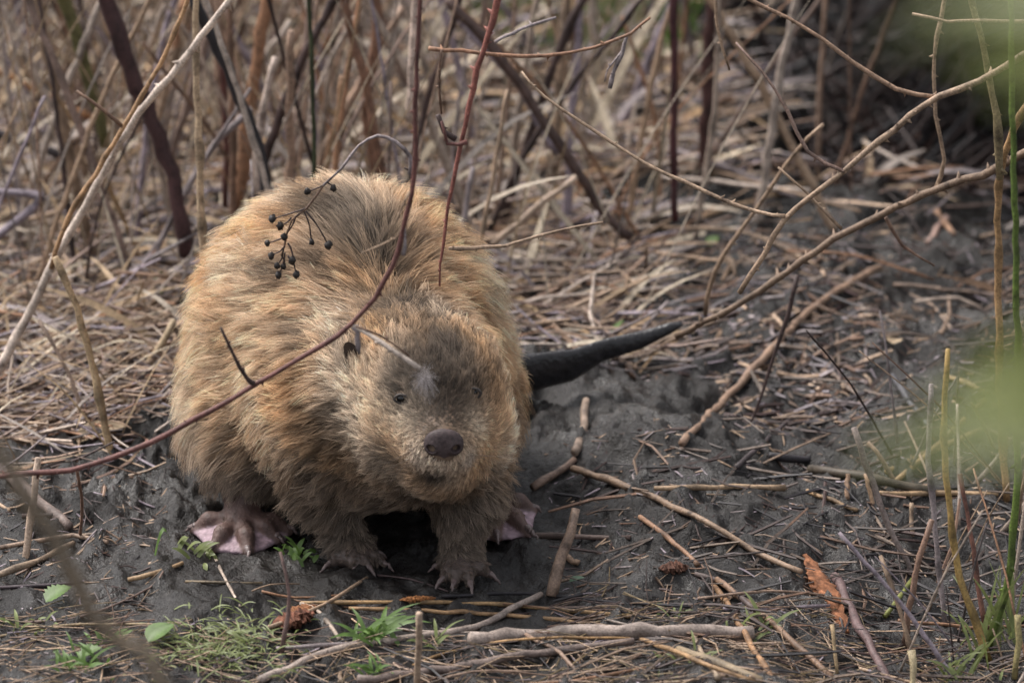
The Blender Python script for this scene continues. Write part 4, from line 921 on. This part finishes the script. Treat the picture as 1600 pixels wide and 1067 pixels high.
strips('dead_grass', 260, reg_left, 'fine dead grass beside the flank', 'grass', .04, .22, .0012, .004, [PALE, TAN, STRAW, GREY], .1, .95)
tuft(580, 1000, 26, .075, .0065, 'bright green grass tuft growing through the front straw', LEAF, spreadpx=34)
tuft(590, 1055, 16, .045, .004, 'small fresh green sprig below the front tuft', LEAF, spreadpx=18)
tuft(120, 1045, 34, .045, .004, 'feathery green sprout at the bank\'s front corner', LEAF, spreadpx=40)
tuft(468, 865, 30, .022, .005, 'small green sprig beside the webbed hind foot', LEAF, spreadpx=30, up=.8)
tuft(300, 862, 14, .03, .006, 'dull green weed under the outer toes of the webbed foot', GRASS, spreadpx=34)
tuft(165, 1005, 14, .03, .005, 'tiny green sprout beside the round leaf', LEAF, spreadpx=30)
tuft(685, 1000, 10, .04, .004, 'sparse green blades by the upright mottled stick', GRASS, spreadpx=24)
tuft(1180, 985, 12, .05, .004, 'sparse olive grass blades beyond the cane end', GRASS, spreadpx=30)
tuft(1050, 965, 8, .035, .003, 'few thin green blades above the thick pale cane', GRASS, spreadpx=24)
tuft(1560, 1000, 26, .09, .004, 'yellow green grass at the foot of the green stalk', GRASS, spreadpx=50, up=1.2)
tuft(1500, 1060, 22, .06, .004, 'short yellow grass below the upright reeds', GRASS, spreadpx=60, up=.9)
tuft(1060, 1045, 14, .03, .003, 'fine green grass at the front of the mud', GRASS, spreadpx=60)
tuft(40, 985, 16, .035, .004, 'olive grass by the front corner leaf', GRASS, spreadpx=50)
V, Fq = [], []
for i in range(420):                    # mossy grass mat
    px, py = random.gauss(350, 55), random.gauss(1012, 26); b = gp(px, py); a = random.uniform(0, 6.28); l = random.uniform(.012, .035)
    v, f = blade(b, b + np.array([math.cos(a) * l, math.sin(a) * l, l * random.uniform(.05, .5)]), random.uniform(.0012, .0024), l * .15, 4); k = len(V); V += v; Fq += [tuple(q + k for q in x) for x in f]
tag(mesh_obj('grass_mat', V, Fq, GRASS), 'mat of short yellow green grass in front of the webbed foot', 'grass', kind='stuff')
def leaf(name, c, L, W, yaw, pitch, label, mat, cat='leaf', roll=0, lobes=0, parent=None, jag=.06):
    v, f, n = [], [], 14; cy, sy_, cp, sp_ = math.cos(yaw), math.sin(yaw), math.cos(pitch), math.sin(pitch)
    for i in range(n + 1):
        t = i / n; ww = W * .5 * (math.sin(math.pi * t ** .8)) ** .75 * (1 + jag * (-1) ** i) + .0002
        for k in (-1, -.5, 0, .5, 1):
            x = (t - .0) * L; y = k * ww; z = abs(k) * ww * .35 - .12 * L * t * t + roll * y
            x, z = x * cp - z * sp_, x * sp_ + z * cp; v.append((x * cy - y * sy_, x * sy_ + y * cy, z))
    for i in range(n):
        for k in range(4): a = i * 5 + k; f.append((a, a + 1, a + 6, a + 5))
    o = mesh_obj(name, v, f, mat)
    if parent is None: o.location = [float(q) for q in c]; tag(o, label, cat)
    else: o.parent = parent; o.location = Vector([float(q) for q in c]) - parent.location
    return o
def gleaf(px, py, L, W, yaw, pitch, label, mat, lift=.008, **k):
    p = gp(px, py); p[2] += lift; return leaf('leaf', p, L, W, yaw, pitch, label, mat, **k)
gleaf(232, 1012, .040, .036, .6, .5, 'round bright green leaf beside the grass mat', LEAF, jag=.03)
gleaf(72, 950, .038, .034, .5, .5, 'toothed green leaf at the front corner', LEAF, jag=.14)
gleaf(125, 1038, .03, .028, .3, .5, 'small lobed green leaf on the feathery sprout', LEAF, jag=.2)
gleaf(890, 918, .020, .013, .3, .3, 'tiny blue green leaf on the mud beside the paw', leaf_material('pale_leaf', (.12, .20, .12)), jag=.1)
gleaf(30, 660, .10, .05, -.35, .1, 'broad curled tan dead leaf left of the flank', DEAD)
gleaf(120, 700, .07, .05, .4, .3, 'small curled brown dead leaf left of the flank', DEAD)
gleaf(1395, 545, .018, .022, 1.2, .2, 'small pale dead leaf on the far mud', DEAD)
gleaf(60, 330, .03, .022, .4, .6, 'blurred green leaf among the reeds', LEAF); gleaf(80, 420, .035, .022, .9, .6, 'blurred pale green leaf under the long cane', leaf_material('blur_leaf', (.22, .32, .22)))
gleaf(250, 470, .04, .02, 1.4, 1.0, 'blurred green leaf behind the flank', LEAF); gleaf(100, 205, .035, .025, .2, .5, 'blurred green leaf under the orange stalk', LEAF)
gleaf(1108, 392, .02, .02, .8, .6, 'tiny green leaf in the litter behind the tail', LEAF); gleaf(955, 530, .03, .008, .9, .5, 'thin green blade behind the tail', LEAF)
p = gp(242, 868); V, Fq = blade(p, p + np.array([.022, .0, .012]), .006, .03); tag(mesh_obj('curved_grass', V, Fq, LEAF), 'single curved green blade left of the webbed foot', 'grass')
# green grass far behind
V, Fq = [], []
for i in range(900):
    x = random.uniform(.02, .42); y = random.uniform(2.05, 2.9); b = np.array([x, y, Hs(x, y)]); a = random.uniform(0, 6.28); l = random.uniform(.04, .12)
    v, f = blade(b, b + np.array([math.cos(a) * l * .6, math.sin(a) * l * .5, l]), .006, 0, 3); k = len(V); V += v; Fq += [tuple(q + k for q in z) for z in f]
tag(mesh_obj('far_grass', V, Fq, LEAF), 'patch of green grass far behind the reeds', 'grass', kind='stuff')
# rotten orange wood
def chunk(pa, pb, w, c, label, name='rotten_wood'):
    a, b = gp(*pa), gp(*pb); d = b - a; L = np.linalg.norm(d); d /= L; s = np.cross(d, [0, 0, 1]); s /= np.linalg.norm(s); u = np.cross(s, d); n, m = 26, 12; v, f, cc = [], [], []
    for i in range(n + 1):
        t = i / n; env = math.sin(math.pi * min(.97, max(.03, t))) ** .6
        for j in range(m):
            th = 2 * math.pi * j / m; r = w * env * (1 + .45 * float(noise2(np.array([j * .9 + i * .1]), np.array([i * .25]), 51)[0]) + random.uniform(-.34, .34))
            v.append(a + d * L * t + s * r * math.cos(th) + u * r * .55 * math.sin(th) + np.array([0, 0, w * .35])); cc.append(np.array(c) * random.uniform(.3, 1.45))
    for i in range(n):
        for j in range(m): k = (j + 1) % m; f.append((i * m + j, i * m + k, (i + 1) * m + k, (i + 1) * m + j))
    f += [tuple(range(m - 1, -1, -1)), tuple(n * m + j for j in range(m))]
    o0 = a; o = mesh_obj(name, np.array(v) - o0, f, WOOD, None, np.array(cc), smooth=False); o.location = o0; tag(o, label, 'wood')
chunk((1258, 872), (1324, 992), .013, (.24, .105, .055), 'crumbling orange rotten wood chunk on the mud slope')
chunk((425, 985), (490, 968), .016, (.17, .075, .05), 'crumbly reddish rotten wood lump before the grass mat')
chunk((448, 965), (492, 950), .010, (.30, .14, .07), 'small orange rotten wood lump before the paws')
chunk((625, 943), (680, 936), .006, (.34, .15, .06), 'sliver of orange wood in front of the paws')
chunk((1030, 905), (1075, 890), .012, (.11, .055, .04), 'dark reddish wood lump on the middle mud')
chunk((1400, 230), (1450, 225), .018, (.42, .16, .06), 'orange wood piece before the dark hollow')

# ------------------------------------------------------------------ unseen leafy bush added to shade the hollow, and a willow branch near the viewer
V, Fq = [], []
bush = empty('bush', (1.15, 2.5, .2)); tag(bush, 'unseen leafy bush added above the hollow to shade it', 'bush')
for i in range(7):
    p0 = np.array([1.15 + random.uniform(-.1, .1), 2.55, .1]); e = np.array([random.uniform(.35, 1.7), random.uniform(1.35, 2.6), random.uniform(.45, .95)])
    put('limb', spline([p0, (p0 + e) / 2 + np.array([0, 0, .2]), e]), 20, 6, DARK, None, None, parent=bush)
for i in range(19000):  # crown stays out of view and is spread to keep skylight off the hollow
    cy_ = random.uniform(1.45, 4.2); c = np.array([random.uniform(.60 if cy_ < 1.9 else .46, 2.0), cy_, (.34 if cy_ < 2.1 else .24) + random.random() ** 1.5 * .7]); a, t = random.uniform(0, 6.28), random.gauss(0, .5); L = random.uniform(.05, .1)
    d = np.array([math.cos(a) * math.cos(t), math.sin(a) * math.cos(t), math.sin(t)]); v, f = blade(c, c + d * L, L * .6, .005, 3); k = len(V); V += v; Fq += [tuple(q + k for q in z) for z in f]
o = mesh_obj('crown', np.array(V) - np.array([1.15, 2.5, .2]), Fq, BUSH); o.parent = bush
hol = []
stuff_sticks('shade_brush', 900, lambda: (random.uniform(.5, 1.1), random.uniform(1.6, 3.0)), 'brushwood in the hollow coloured black to deepen its shade', 'brushwood', .06, .3, 4, 12, [BLACK, BLACK, DARK, DARK, (.08, .065, .06)], .5, .05)  # sticks painted near black so the hollow's shade looks deeper
def cpt(px, py, dist):
    return CAM + ray(px, py) * dist
WD = 4.3
wp_ = [cpt(1900, -300, WD), cpt(1760, 0, WD), cpt(1730, 300, WD), cpt(1740, 640, WD), cpt(1760, 900, WD), cpt(1800, 1400, WD)]
wil = empty('willow_branch', wp_[-1]); tag(wil, 'blurred yellow green leafy branch hanging close to the viewer', 'branch')
put('stem', spline(wp_), 12, 6, (.12, .13, .05), None, None, parent=wil)
for (bx, by), (tx, ty), w, dd in [((1740, 640), (1350, 720), .022, 0), ((1735, 560), (1500, 640), .022, .15), ((1735, 520), (1520, 560), .02, -.1), 
                                   ((1740, 100), (1470, 90), .022, 0), ((1750, 30), (1420, 10), .020, .1), ((1740, 150), (1540, 150), .024, -.1), ((1745, 60), (1500, -10), .024, .1), ((1740, 200), (1590, 110), .02, .0), ((1800, -120), (1365, 85), .012, .05), ((1740, 680), (1520, 700), .02, -.15), ((1740, 690), (1330, 705), .030, .1), ((1740, 600), (1420, 640), .032, .15), ((1740, 560), (1480, 590), .03, -.1)]:
    a, b = cpt(bx, by, WD), cpt(tx, ty, WD + dd); v, f = blade(a, b, w, .004, 8); o = mesh_obj('leaf', np.array(v) - np.array(wp_[-1]), f, WILLOW); o.parent = wil
